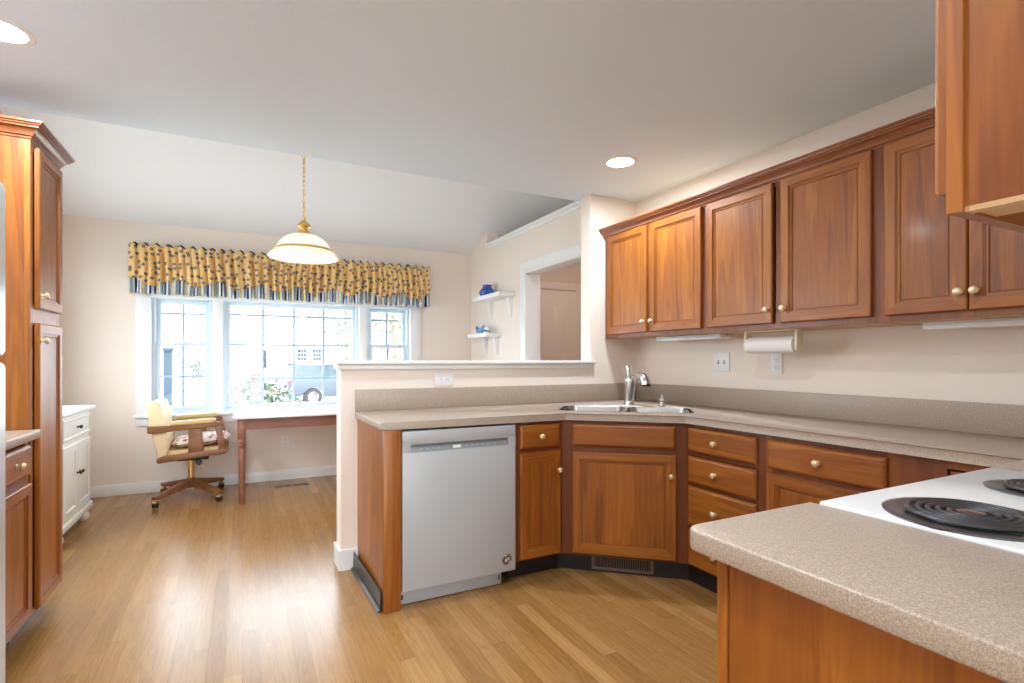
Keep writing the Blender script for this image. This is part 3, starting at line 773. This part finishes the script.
# --- left side: refrigerator, base cabinet, tall pantry
fr = thing('refrigerator', 'white refrigerator side sliver at the left edge of the photo', 'refrigerator', (-.724, 1.265, 0), PI/2)
w = .905
BX('body', fridgeM, [(0, w, .0, .68, .02, 1.755)], fr, bev=.012)
BX('freezer_door', fridgeM, [(.0, w, -.075, -.006, 1.225, 1.76)], fr, bev=.018)
BX('main_door', fridgeM, [(.0, w, -.075, -.006, .07, 1.21)], fr, bev=.018)
for z0, z1 in ((1.30, 1.62), (.60, 1.14)):
    MB().tube([(.06, -.075, z0), (.06, -.105, z0+.02), (.06, -.105, z1-.02), (.06, -.075, z1)], .011, 10).build('handle', fridgeM, fr)
BX('kick_grille', blackP, [(.02, w-.02, -.03, 0, .0, .06)], fr)

lb = thing('base_cabinet', 'cherry base cabinet with drawer over door, between fridge and tall pantry', 'cabinet', (-.82, 2.20, 0), PI/2)
w = .765; d_ = .617
carcass(lb, w, d_, .105, BASE_TOP)
frame(lb, w, .105, BASE_TOP, [(0, .03), (.36, .40), (w-.03, w)], [(.86, BASE_TOP, .03, .36), (.86, BASE_TOP, .40, w-.03), (.68, .73, .03, .36), (.68, .73, .40, w-.03), (.105, .135, .03, .36), (.105, .135, .40, w-.03)], m=[woodV, woodH])
drawer(lb, .018, .378, .722, .856); drawer(lb, .385, .736, .722, .856, k=.56)
door(lb, .018, .378, .125, .690, .34, .60); door(lb, .385, .736, .125, .690)
toekick(lb, w, .07, .085)

pa = thing('pantry_cabinet', 'tall cherry pantry cabinet with crown on the left', 'cabinet', (-.815, 2.970, 0), PI/2)
w = .40; z1 = 2.17
b = MB().box(0, .016, .02, d_, .105, z1).box(w-.016, w, .02, d_, .105, z1).box(.016, w-.016, d_-.01, d_, .105, z1).box(.016, w-.016, .02, d_-.01, z1-.016, z1).box(.016, w-.016, .02, d_-.01, .105, .12)
b.build('body', woodV, pa)
frame(pa, w, .105, z1, [(0, .03), (w-.03, w)], [(z1-.04, z1, .03, w-.03), (1.37, 1.46, .03, w-.03), (.105, .13, .03, w-.03)], m=[woodV, woodH])
door(pa, .048, w-.022, 1.442, 2.150, .062, 1.50)
door(pa, .048, w-.022, .118, 1.378, .062, 1.30)
toekick(pa, w, .07, .085)
crown([(o_, z) for o_, z in CROWN], [(-.0005, d_), (-.0005, -.0005), (w+.0005, -.0005), (w+.0005, d_)]).build('crown', woodCrown, pa, (0, 0, z1+.0))
# ------------------------------------------------------------------ nook furniture
wc = thing('white_cabinet', 'small white painted cabinet with dark knobs against the left nook wall', 'cabinet', (-1.045, 4.325, 0), PI/2)
w = .745; dW = .385
b = MB().box(0, w, .0, dW, .10, .84, bev=.004); b.build('body', whiteM, wc)
MB().box(-.03, w+.03, -.035, dW, .84, .868, bev=.010, seg=3).build('top', whiteM, wc)
MB().box(-.02, w+.02, -.022, dW, .085, .135, bev=.012, seg=3).build('plinth', whiteM, wc)
for x, y in ((.05, .03), (w-.05, .03), (.05, dW-.05), (w-.05, dW-.05)):
    MB().lathe([(0, 0), (.024, 0), (.036, .014), (.042, .035), (.036, .058), (.022, .070), (.030, .076), (.030, .086), (0, .086)], T(x, y, 0)).build('foot', whiteM, wc)
dW_ = MB().panel(0, w-.06, 0, .145, [(0, 0), (0, -.012), (.005, -.016), (.016, -.016), (.022, -.010), (.03, -.010)]).build('drawer', [whiteM, whiteM], wc, (.03, 0, .670))
knob(dW_, (w-.06)/2, -.012, .0725, blackP, .9)
for x0, x1, kx in ((.03, w/2-.004, w/2-.03), (w/2+.004, w-.03, w/2+.03)):
    d_o = MB().panel(0, x1-x0, 0, .485, [(0, 0), (0, -.012), (.004, -.015), (.05, -.015), (.054, -.006), (.064, -.006), (.08, -.012)]).build('door', [whiteM, whiteM], wc, (x0, 0, .150))
    knob(d_o, kx-x0, -.015, .275, blackP, .9)

# desk / table; glossy top whitened for the window's reflection
dk = thing('desk', 'white-topped wooden desk with turned legs under the window', 'desk', (-.07, 4.92, 0))
dl, dd_ = 1.42, .80
topW = mat('white_glossy_top', (.80, .80, .80, 1), .08, coat=.5)
MB().box(0, dl, 0, dd_, .718, .745, bev=.008, seg=3).build('tabletop', topW, dk)
ap = MB().box(.035, dl-.035, .05, .072, .625, .718).box(.035, dl-.035, dd_-.072, dd_-.05, .625, .718).box(.04, .062, .072, dd_-.072, .625, .718).box(dl-.062, dl-.04, .072, dd_-.072, .625, .718)
ap.build('apron', woodDesk, dk)
LEG = [(0, 0), (.020, 0), (.022, .015), (.024, .05), (.029, .085), (.025, .095), (.024, .10), (.026, .30), (.028, .455), (.024, .465), (.024, .475), (.031, .487), (.031, .497), (.026, .505), (.033, .520), (.033, .53), (.026, .54), (.026, .55)]
for x in (.066, dl-.066):
    for y in (.080, dd_-.080):
        b = MB().lathe(LEG, T(x, y, 0), 18); b.box(x-.034, x+.034, y-.034, y+.034, .548, .717, bev=.003)
        b.build('leg', woodDeskV, dk)

# swivel chair facing the desk (+x)
chair = thing('office_chair', 'tan leather swivel chair with wooden arms facing the desk', 'chair', (-.405, 5.43, 0))
def cush(b, prof, y0, y1, rr=.02, mi=0):
    """extrude an xz outline along y with softened sides"""
    M_ = Matrix(((1, 0, 0, 0), (0, 0, 1, 0), (0, 1, 0, 0), (0, 0, 0, 1)))
    b.prism(prof, y0, y1, M_, mi, bev=rr, seg=4); return b
for sx, sy in ((-1, -1), (1, -1), (1, 1), (-1, 1)):
    ex, ey = .228*sx, .27*sy
    a = math.atan2(ey, ex); R_ = math.hypot(ex, ey)
    b = MB(); M_ = RZ(a) @ Matrix(((1, 0, 0, 0), (0, 0, -1, 0), (0, 1, 0, 0), (0, 0, 0, 1)))
    b.prism([(.015, .095), (R_-.01, .068), (R_+.018, .070), (R_+.02, .094), (R_-.03, .104), (.10, .150), (.015, .165)], -.021, .021, M_, bev=.005)
    lg = b.build('base_leg', woodChair, chair)
    c_ = MB()
    for q in (-1, 1): c_.lathe([(0, -.009), (.019, -.009), (.025, -.004), (.025, .004), (.019, .009), (0, .009)], T(ex+q*.0*sx, ey, .0255) @ RZ(.5+a) @ T(0, q*.0125, 0) @ RX(PI/2), 16)
    c_.tube([(ex, ey, .026), (ex, ey, .075)], .006, 8, mi=1)
    c_.lathe([(.026, .0), (.028, .006), (.020, .014), (0, .016)], T(ex, ey, .042), 14, mi=1)
    c_.build('caster', [blackP, brass], lg)
MB().lathe([(0, .09), (.035, .09), (.042, .11), (.042, .165), (.030, .175), (0, .175)]).build('hub', woodChair, chair)
MB().lathe([(0, .16), (.023, .16), (.023, .34), (0, .34)]).build('column', brass, chair)
b = MB().box(-.10, .14, -.06, .06, .335, .358, bev=.005); b.tube([(.03, -.05, .345), (.05, -.12, .333)], .006); b.lathe([(0, -.02), (.022, -.02), (.026, 0), (.022, .02), (0, .02)], T(.07, -.12, .325) @ RX(PI/2), 14)
b.build('tilt_mechanism', blackP, chair)
b = MB(); cush(b, [(-.20, .37), (.24, .392), (.292, .415), (.295, .455), (.262, .470), (-.18, .450)], -.235, .235, .022)
b.build('seat', leather, chair)
b = MB(); cush(b, [(-.185, .375), (-.14, .45), (-.15, .60), (-.185, .80), (-.20, .860), (-.235, .874), (-.285, .860), (-.292, .83), (-.275, .70), (-.215, .39)], -.255, .255, .028)
b.build('backrest', leatherL, chair)
for s in (-1, 1):
    y = .262*s; M_ = Matrix(((1, 0, 0, 0), (0, 0, 1, 0), (0, 1, 0, 0), (0, 0, 0, 1)))
    b = MB()
    b.prism([(-.215, .362), (.275, .408), (.285, .440), (.26, .448), (-.18, .420), (-.222, .40)], y-.016, y+.016, M_, bev=.006)      # low rail
    b.prism([(-.285, .622), (-.275, .610), (.200, .642), (.232, .655), (.235, .678), (.20, .690), (-.06, .672), (-.285, .668)], y-.018, y+.018, M_, bev=.006)     # arm rail
    b.prism([(.195, .650), (.235, .676), (.252, .60), (.290, .425), (.225, .425), (.212, .56)], y-.015, y+.015, M_, bev=.004)     # front post
    b.prism([(.00, .42), (.115, .43), (.10, .655), (.005, .648)], y-.009, y+.009, M_, bev=.003)                                # slat
    arm = b.build('arm', woodChair, chair)
    p = MB(); cush(p, [(-.13, .668), (.17, .678), (.205, .686), (.205, .712), (.18, .720), (-.10, .706), (-.13, .696)], y-.03, y+.03, .012)
    p.build('arm_pad', leather, arm)
# patterned seat cushion
flor = mat('floral_fabric', (.6, .5, .45, 1), .9, spec=.1); n = N(flor)
tc = n('ShaderNodeTexCoord')
vo = n('ShaderNodeTexVoronoi', {'Vector': tc.outputs['Object'], 'Scale': 24.0, 'Randomness': 1.0})
wh = n('ShaderNodeSeparateColor', {0: vo.outputs['Color']})
colr = n.ramp(wh.outputs[0], [(0, (.50, .07, .07, 1)), (.28, (.72, .64, .56, 1)), (.5, (.22, .24, .10, 1)), (.68, (.70, .66, .62, 1)), (.86, (.30, .06, .12, 1))], 'CONSTANT')
edge = n.math('LESS_THAN', vo.outputs['Distance'], .45)
wire(flor, n.mix(edge, (.66, .60, .54, 1), colr))
b = MB(); k = 12; top_ = []
bm_ = b.bm
grid = {}
for side in (1, -1):
    for i in range(k+1):
        for j in range(k+1):
            x, y = i/k*2-1, j/k*2-1
            e = (1-x**4)*(1-y**4); 
            rx = .225*(1-.06*y*y); ry = .215*(1-.06*x*x)
            z = side*.042*max(e, 0)**.45
            if side == -1 and (i in (0, k) or j in (0, k)): grid[(side, i, j)] = grid[(1, i, j)]; continue
            grid[(side, i, j)] = bm_.verts.new((x*rx, y*ry, z+.004*math.sin(7*x+3*y)))
    for i in range(k):
        for j in range(k):
            b._f([grid[(side, i, j)], grid[(side, i+1, j)], grid[(side, i+1, j+1)], grid[(side, i, j+1)]], 0, True)
tag(b.build('seat_cushion', flor, None, (-.405+.092, 5.43, .514), (0, math.radians(-4), 0)), 'floral padded cushion lying on the tan swivel chair seat', 'cushion')

fv = thing('floor_register', 'dark metal floor vent in the oak floor under the desk', 'vent', (.27, 5.46, 0), 0)
b = MB().box(0, .31, 0, .010, 0, .006, bev=.0015).box(0, .31, .055, .065, 0, .006, bev=.0015).box(0, .012, .01, .055, 0, .006).box(.298, .31, .01, .055, 0, .006).box(.149, .161, .01, .055, 0, .006)
b.build('rim', bronze, fv)
b = MB()
for i in range(18):
    x = .02+i*.0155
    if abs(x-.152) > .01: b.box(x, x+.004, .01, .055, .001, .005)
b.build('louvres', darkGap, fv)

# pendant lamp
pd = thing('pendant_lamp', 'lit white glass pendant lamp on brass chain hanging before the window', 'pendant lamp', (.358, 3.67, 1.893))
zv = vz(3.67)-1.893
SH = [(.045, .138), (.085, .130), (.122, .110), (.150, .078), (.166, .050), (.173, .034), (.190, .020), (.208, .004), (.216, -.010)]
b = MB().lathe(SH+[(r-.004, z-.004) for r, z in SH[::-1]], seg=48); b.build('shade', shadeM, pd)
MB().lathe([(.170, .046), (.180, .040), (.184, .030), (.180, .024), (.173, .028), (.170, .046)], seg=48).build('brass_band', brass, pd)
MB().lathe([(0, .205), (.014, .203), (.018, .196), (.030, .186), (.041, .172), (.043, .162), (.036, .158), (.024, .150), (.020, .143), (.030, .138), (.034, .128), (.048, .115), (.050, .108), (0, .108)], M=T(0, 0, .027), seg=24).build('cap', brass, pd)
MB().lathe([(0, .10), (.018, .125), (.018, .06), (.014, .055), (0, .055)]).build('socket', brass, pd)
MB().lathe([(.012, .056), (.020, .045), (.036, .025), (.042, .0), (.036, -.026), (.020, -.040), (0, -.044)]).build('bulb', bulbM, pd)
b = MB(); z = .232; i = 0
while z < zv-.03:
    M_ = T(0, 0, z+.014) @ RZ(PI/2*(i % 2)+.4)
    b.tube([tuple(M_ @ Vector((.009*math.cos(a), 0, .018*math.sin(a)))) for a in [2*PI*q/10 for q in range(10)]], .0024, 5, closed=True)
    z += .0285; i += 1
b.tube([(.004, 0, .228), (-.004, .003, .45), (.004, -.003, .75), (0, 0, zv-.02)], .0022, 5)
b.build('chain', brass, pd)
MB().lathe([(0, -.035), (.02, -.034), (.05, -.018), (.062, .0), (.062, .03), (0, .03)], T(0, 0, zv-.012)).build('canopy', brass, pd)

# ------------------------------------------------------------------ valance
yel = mat('yellow_print_cotton', (.62, .38, .08, 1), .9, spec=.1); n = N(yel)
tc = n('ShaderNodeTexCoord'); sp = n('ShaderNodeSeparateXYZ', {0: tc.outputs['Object']})
p2 = n('ShaderNodeCombineXYZ', {0: sp.outputs[0], 1: sp.outputs[2]})
vo = n('ShaderNodeTexVoronoi', {'Vector': p2.outputs[0], 'Scale': 18.0, 'Randomness': .8}, voronoi_dimensions='2D')
dot = n.math('LESS_THAN', vo.outputs['Distance'], .24); ring = n.math('LESS_THAN', vo.outputs['Distance'], .11)
vo2 = n('ShaderNodeTexVoronoi', {'Vector': p2.outputs[0], 'Scale': 44.0}, voronoi_dimensions='2D')
sm = n.math('LESS_THAN', vo2.outputs['Distance'], .25)
c = n.mix(n.math('MULTIPLY', sm, .5), (.78, .54, .24, 1), (.62, .32, .13, 1))
c = n.mix(dot, c, (.11, .11, .13, 1)); c = n.mix(ring, c, (.24, .30, .38, 1)); wire(yel, c)
stp = mat('blue_stripe_cotton', (.5, .5, .5, 1), .9, spec=.1); n = N(stp)
tc = n('ShaderNodeTexCoord'); sp = n('ShaderNodeSeparateXYZ', {0: tc.outputs['Object']})
f = n.math('FRACT', n.math('DIVIDE', sp.outputs[0], .112))
c = n.ramp(f, [(0, (.02, .035, .14, 1)), (.13, (.68, .68, .64, 1)), (.26, (.10, .20, .42, 1)), (.36, (.68, .70, .70, 1)), (.46, (.72, .62, .36, 1)), (.66, (.68, .70, .70, 1)), (.74, (.28, .42, .56, 1)), (.88, (.70, .70, .66, 1))], 'CONSTANT')
dots = n('ShaderNodeTexVoronoi', {'Vector': n('ShaderNodeCombineXYZ', {0: sp.outputs[0], 1: sp.outputs[2]}).outputs[0], 'Scale': 55.0, 'Randomness': .2}, voronoi_dimensions='2D')
inb = n.math('MULTIPLY', n.math('COMPARE', f, .56, .07), n.math('LESS_THAN', dots.outputs['Distance'], .3))
wire(stp, n.mix(inb, c, (.16, .11, .05, 1)))
va = thing('window_valance', 'gathered yellow print valance with striped underlayer above the window', 'valance', (.49, 5.70, 1.80))
vx = 1.385
def fold(x, z):
    a = x*46+1.8*math.sin(x*6.3)+.5*math.sin(z*9+x*3); return .040*(abs(math.sin(a))**.6*2-1)+.012*math.sin(x*91+2*math.sin(x*13)+z*5)
def cloth(name, m, zb, zt, yo, amp, nz, th=.0):
    k = 460; b = MB(); rows = []
    for j in range(nz+1):
        t = j/nz; rw = []
        for i in range(k+1):
            x = -vx+2*vx*i/k
            z0 = zb(x); z1_ = zt(x); z = z0+(z1_-z0)*t
            pinch = 1.0
            if z > .37: pinch = .55
            rw.append((x, yo-amp*(fold(x, z)*(1.25-.5*z/.46))*pinch, z))
        # side returns to the wall
        rows.append([(-vx, .092, rw[0][2])]+rw+[(vx, .092, rw[-1][2])])
    b.loft(rows, close=False)
    o = b.build(name, m, va, sharp=180)
    md = o.modifiers.new('cloth', 'SOLIDIFY'); md.thickness = .003
    return o
scal = lambda x: .115+.030*math.cos(x*2*PI/.345)+.006*math.sin(x*37)
cloth('striped_underlayer', stp, lambda x: .010+.005*math.sin(x*37+1), lambda x: .40, .020, .9, 7)
cloth('print_layer', yel, scal, lambda x: .447+.013*math.sin(x*74+math.sin(x*9)+1.2), -.012, 1.0, 12)
cloth('header_ruffle', [mat('navy_ruffle_lining', (.05, .06, .11, 1), .9)], lambda x: .425+.005*math.sin(x*61), lambda x: .455+.016*math.sin(x*74+math.sin(x*9)), .004, 1.1, 3)
MB().tube([(-vx, .04, .405), (vx, .04, .405)], .008, 8).build('rod', plasticW, va)
for x in (-vx+.03, vx-.03): MB().box(x-.01, x+.01, .04, .098, .395, .415).build('rod_bracket', plasticW, va)

# ------------------------------------------------------------------ wall shelves and ornaments
def shelf(label, y0, y1, z0, z1, dx):
    o = thing('wall_shelf', label, 'shelf', (ND, (y0+y1)/2, z1), 0)
    h = (y1-y0)/2
    BX('board', trimM, [(-dx, 0, -h, h, z0-z1, 0)], o, bev=.006)
    for y in (-h+.075, h-.14):
        b = MB(); M_ = T(0, y, z0-z1) @ Matrix(((1, 0, 0, 0), (0, 0, 1, 0), (0, 1, 0, 0), (0, 0, 0, 1)))
        b.loft([[(0, -.027, 0), (-.050, -.027, 0), (-.050, .027, 0), (0, .027, 0)], [(0, -.022, -.06), (-.040, -.022, -.06), (-.040, .022, -.06), (0, .022, -.06)], [(0, -.012, -.19), (-.024, -.012, -.19), (-.024, .012, -.19), (0, .012, -.19)]], cap0=True, cap1=True, smooth=False)
        bmesh.ops.transform(b.bm, matrix=T(0, y, z0-z1), verts=b.bm.verts[:])
        b.build('bracket', trimM, o)
shelf('longer white wall shelf holding the cobalt blue vase', 4.67, 5.352, 1.850, 1.895, .178)
shelf('shorter white wall shelf below the longer shelf', 4.99, 5.492, 1.455, 1.500, .174)
b = MB()
VP = [(0, .0), (.058, .0), (.071, .02), (.073, .042), (.060, .066), (.044, .083), (.040, .096), (.047, .112), (.041, .114), (.034, .098), (.036, .086), (0, .08)]
rings = []
VP = [(q*1.15, z_*1.08) for q, z_ in VP]
for r, z in VP: rings.append([(r*(1+.06*math.cos(5*a)*(z < .09))*math.cos(a), r*(1+.06*math.cos(5*a)*(z < .09))*math.sin(a), z) for a in [2*PI*i/40 for i in range(40)] ] if r > 0 else [(0.0001*math.cos(2*PI*i/40), .0001*math.sin(2*PI*i/40), z) for i in range(40)])
b.loft(rings)
tag(b.build('vase', blueGlass, None, (2.335, 5.13, 1.895)), 'squat cobalt blue vase on the longer white wall shelf', 'vase')
# boat-shaped dish with upswept ends
b = MB(); rings = []
for j, (s_, zz) in enumerate(((.55, 0), (.86, .018), (1.0, .05), (.94, .05), (.78, .02), (.45, .008))):
    ring_ = []
    for i in range(36):
        a = 2*PI*i/36; y = math.cos(a); x = math.sin(a)
        ring_.append((x*.042*s_*(1-.35*y*y), y*.105*s_, zz*(1+.9*abs(y)**3)))
    rings.append(ring_)
b.loft(rings, cap0=True, cap1=True)
tag(b.build('dish', blueGlaze, None, (2.335, 5.315, 1.500)), 'pale blue boat-shaped dish on the shorter white wall shelf', 'dish')
jg = thing('pitcher', 'small white pitcher with dark stripe beside the pale blue dish', 'pitcher', (2.335, 5.155, 1.500))
MB().lathe([(0, 0), (.026, 0), (.034, .018), (.034, .034), (.022, .052), (.026, .066), (.023, .066), (.019, .052), (.030, .03), (0, .006)]).build('body', enamel, jg)
MB().lathe([(.0345, .018), (.0352, .026), (.0345, .034)]).build('stripe', blackP, jg)
MB().tube([(0, -.024, .058), (0, -.046, .05), (0, -.048, .03), (0, -.032, .02)], .004, 8).build('handle', enamel, jg)

# ------------------------------------------------------------------ outdoors
GZ = -.62
lawnM = paint('lawn', (.46, .46, .42, 1), 1.0, .3, 3)
BX('ground', lawnM, [(-60, 60, 6.0, 90, GZ-.1, GZ)], kind='structure')
BX('ground', lawnM, [(-60, 60, -60, REAR-.12, GZ-.1, GZ)], kind='structure')
BX('ground', lawnM, [(-60, -1.62, REAR-.12, 6.0, GZ-.1, GZ)], kind='structure')
BX('driveway', mat('pale_concrete', (.62, .61, .58, 1), .9), [(-30, 40, 18, 30, GZ, GZ+.02)], kind='structure')
siding = paint('white_siding', (.80, .79, .76, 1), .8, .02, 10)
roofM = paint('grey_shingles', (.48, .47, .47, 1), .9, .2, 6)
hs = thing('house', 'white two-storey house across the street seen through the window', 'house', (2.0, 45, GZ))
BX('wall', siding, [(-13, 13, 0, 8, 0, 5.6)], hs)
MB().prism([(-.6, 5.6), (8.6, 5.6), (4, 8.4)], -13.5, 13.5, Matrix(((0, 0, 1, 0), (1, 0, 0, 0), (0, 1, 0, 0), (0, 0, 0, 1)))).build('roof', roofM, hs)
gl = mat('house_window_glass', (.015, .03, .045, 1), .6, spec=.1)
def hwin(x, z0, z1, w=.62):
    f = BX('window', siding, [(x-w/2-.08, x+w/2+.08, -.06, 0, z0-.08, z1+.08)], hs)
    BX('pane', gl, [(x-w/2, x+w/2, -.075, -.06, z0, z1)], f)
    b = MB()
    for q in (1/3, 2/3): b.box(x-w/2+w*q-.011, x-w/2+w*q+.011, -.09, -.075, z0, z1).box(x-w/2, x+w/2, -.09, -.075, z0+(z1-z0)*q-.012, z0+(z1-z0)*q+.012)
    b.build('glazing_bar', siding, f)
for x in (2.24, 3.37): hwin(x, 1.75, 2.68)
for x in (-3.02, -2.32): hwin(x, 1.68, 2.45, .5)
for x in (-2.2, -1.6): hwin(x, 4.45, 4.75, .45)
BX('front_door', mat('red_door', (.10, .010, .012, 1), .6, spec=.1), [(-1.4, -.75, -.07, 0, .1, 2.1)], hs)
for x in (-1.62, -.45): BX('shutter', mat('slate_shutter', (.02, .026, .036, 1), .7, spec=.1), [(x-.11, x+.11, -.06, 0, 1.2, 2.6)], hs)

def leaves(b, cx, cy, cz, rx, ry, rz, k, size, mis, rnd, flat=.0):
    for i in range(k):
        while True:
            p = Vector((rnd.uniform(-1, 1), rnd.uniform(-1, 1), rnd.uniform(-1, 1)))
            if .25 < p.length < 1: break
        c = Vector((cx+p.x*rx, cy+p.y*ry, cz+p.z*rz))
        M_ = T(*c) @ RZ(rnd.uniform(0, 6.3)) @ RX(rnd.uniform(-1.2, 1.2)) @ RY(rnd.uniform(-1.2, 1.2))
        s = size*rnd.uniform(.6, 1.3)
        vs = [b.bm.verts.new(M_ @ Vector(q)) for q in ((-s*.45, 0, 0), (0, -s, .1*s), (s*.45, 0, 0), (0, s, .1*s))]
        b._f(vs, rnd.choice(mis))
rnd = random.Random(3)
lg1 = mat('leaf_green', (.035, .085, .045, 1), .7, spec=.2); lg2 = mat('leaf_pale', (.12, .17, .12, 1), .7, spec=.2); pk = mat('pink_blossom', (.42, .20, .19, 1), .8); wt = mat('white_blossom', (.42, .36, .33, 1), .8)
barkM = paint('bark', (.22, .17, .13, 1), .9, .4, 20)
bush = thing('flowering_bush', 'flowering bush just outside the middle window', 'bush', (.24, 8.6, GZ))
b = MB(); leaves(b, 0, 0, .82, .66, .55, .72, 2600, .055, [0, 0, 1], rnd); b.build('foliage', [lg1, lg2], bush)
b = MB(); leaves(b, 0, -.03, .88, .68, .58, .72, 700, .045, [0, 1], rnd); b.build('blossom', [pk, wt], bush)
b = MB()
for i in range(7): b.tube([(0, 0, 0), (.1*math.cos(i), .1*math.sin(i), .3), (.35*math.cos(i), .3*math.sin(i), .8)], [.018, .014, .006], 6)
b.build('stems', barkM, bush)
def tree(label, x, y, h, R_, k, mats, size, twigs=True):
    t = thing('tree', label, 'tree', (x, y, GZ)); b = MB()
    b.tube([(0, 0, 0), (.05, 0, h*.3), (0, .05, h*.6), (.05, 0, h*.95)], [.13, .11, .07, .02], 8)
    for i in range(16):
        a = i*2.4; z = h*(.3+.55*i/16); r = R_*(.9-.4*i/16)
        b.tube([(0, 0, z), (r*.5*math.cos(a), r*.5*math.sin(a), z+r*.3), (r*math.cos(a), r*math.sin(a), z+r*.45)], [.045, .028, .008], 5)
    b.build('trunk', barkM, t)
    b = MB(); leaves(b, 0, 0, h*.66, R_, R_, h*.42, k, size, list(range(len(mats))), rnd); b.build('crown', mats, t)
tan = mat('leaf_tan', (.26, .20, .16, 1), .8)
tree('pale tan thin-leaved tree beyond the parked car', 5.6, 33, 7.2, 2.2, 2200, [tan, lg2], .13)
tree('pale green tree seen through the right window', 5.4, 21, 6.4, 2.1, 3200, [lg2, tan], .10)
tree('small round tree far across the lawn, seen through the left window', -2.4, 38, 2.1, .75, 700, [lg1, lg2], .09)
b = MB().box(-.04, .04, -.04, .04, 0, 1.96, bev=.006).box(-.055, .055, -.055, .055, 0, .14, bev=.008).box(-.052, .052, -.052, .052, 1.93, 1.97, bev=.006)
tag(b.build('post', mat('blue_grey_paint', (.045, .075, .105, 1), .6, spec=.2), None, (-.74, 7.0, GZ)), 'slim blue-grey post standing outside the left window', 'post')

# parked sport-utility car, seen from its rear left
car = thing('car', 'dark sport-utility car parked beyond the flowering bush', 'car', (3.40, 22.88, GZ+.02), math.radians(11))
paintM = mat('dark_blue_car_paint', (.018, .032, .055, 1), .25, coat=.6); cg = mat('car_glass', (.03, .05, .07, 1), .08); tyre = mat('tyre_rubber', (.02, .02, .022, 1), .8); alloy = mat('alloy', (.6, .62, .64, 1), .35, .8)
silv = mat('silver_roof_rail', (.5, .52, .55, 1), .3, .7)
CY = Matrix(((1, 0, 0, 0), (0, 0, 1, 0), (0, 1, 0, 0), (0, 0, 0, 1)))
b = MB()
def arch(cx, r, k=10): return [(cx+r*math.cos(PI*i/k), .34+r*math.sin(PI*i/k)) for i in range(k+1)][::-1]
low = [(-2.05, .42), (-2.10, .62), (-2.08, .95), (-2.02, 1.08), (1.0, 1.06), (1.9, .98), (2.28, .88), (2.36, .60), (2.30, .34)] 
prof = low + [(1.45+.43, .34)] + arch(1.45, .42)[::-1][1:-1] + [(1.45-.43, .34), (-.69, .34)] + arch(-1.12, .42)[::-1][1:-1] + [(-1.92, .34)]
b.prism(prof, -.93, .93, CY, bev=.03)
b.build('body', paintM, car)
cab_lo = [(-2.0, 1.07), (1.0, 1.05)]
def ringc(x0, x1, yw, z): return [(x0, -yw, z), (x1, -yw, z), (x1, yw, z), (x0, yw, z)]
b = MB(); b.loft([ringc(-2.02, 1.15, .90, 1.06), ringc(-1.80, .25, .74, 1.62), ringc(-1.68, .05, .66, 1.68)], cap0=True, cap1=True, smooth=False)
b.build('cabin', paintM, car)
b = MB()
for s in (-1, 1):
    for x0, x1, t0, t1 in ((-1.75, -1.0, -1.60, -1.0), (-.92, -.12, -.92, -.16), (-.04, .80, -.06, .18)):
        y0_, y1_ = .905*s, .765*s
        vs = [b.bm.verts.new(p) for p in ((x0, y0_, 1.10), (x1, y0_, 1.10), (t1, y1_, 1.56), (t0, y1_, 1.56))]
        ws = [b.bm.verts.new(p) for p in ((x0, y0_-.03*s, 1.10), (x1, y0_-.03*s, 1.10), (t1, y1_-.03*s, 1.56), (t0, y1_-.03*s, 1.56))]
        b._f(vs); b._f(ws[::-1])
        for q in range(4): b._f([vs[q], vs[(q+1) % 4], ws[(q+1) % 4], ws[q]])
b.build('side_glass', cg, car)
b = MB(); b.loft([[(-2.015, -.78, 1.12), (-2.015, .78, 1.12), (-1.83, .64, 1.57), (-1.83, -.64, 1.57)], [(-1.96, -.78, 1.12), (-1.96, .78, 1.12), (-1.78, .64, 1.57), (-1.78, -.64, 1.57)]], cap0=True, cap1=True, smooth=False)
b.build('rear_glass', cg, car)
MB().prism([(-2.02, 1.64), (-1.66, 1.66), (-1.66, 1.71), (-2.0, 1.68)], -.66, .66, CY, bev=.008).build('spoiler', paintM, car)
for y in (-.62, .62):
    MB().tube([(-1.6, y, 1.70), (-1.5, y, 1.745), (-.1, y, 1.735), (0, y, 1.68)], .016, 6).build('roof_rail', silv, car)
red = mat('tail_lamp_red', (.55, .02, .03, 1), .25)
for s in (-1, 1):
    MB().box(-2.11, -1.80, .74*s if s > 0 else -.94, .94 if s > 0 else -.74, .90, 1.04, bev=.02).build('tail_light', red, car)
MB().box(-2.16, -1.95, -.88, .88, .40, .64, bev=.03).build('rear_bumper', mat('grey_bumper', (.10, .11, .12, 1), .6), car)
for x in (-1.12, 1.45):
    for y in (-.80, .80):
        wl = MB().lathe([(.20, -.12), (.32, -.12), (.355, -.08), (.355, .08), (.32, .12), (.20, .12), (.20, -.12)], T(x, y, .36) @ RX(PI/2), 28).build('wheel', tyre, car)
        rm = MB(); rm.lathe([(.205, -.10), (.215, -.10), (.205, .10), (.19, .1), (.19, -.10), (.205, -.10)], T(x, y, .36) @ RX(PI/2), 28)
        for q in range(5): rm.box(.0, .20, -.028, .028, -.11, .11, M=T(x, y, .36) @ RX(PI/2) @ RZ(2*PI*q/5+.3))
        rm.build('rim', alloy, wl)
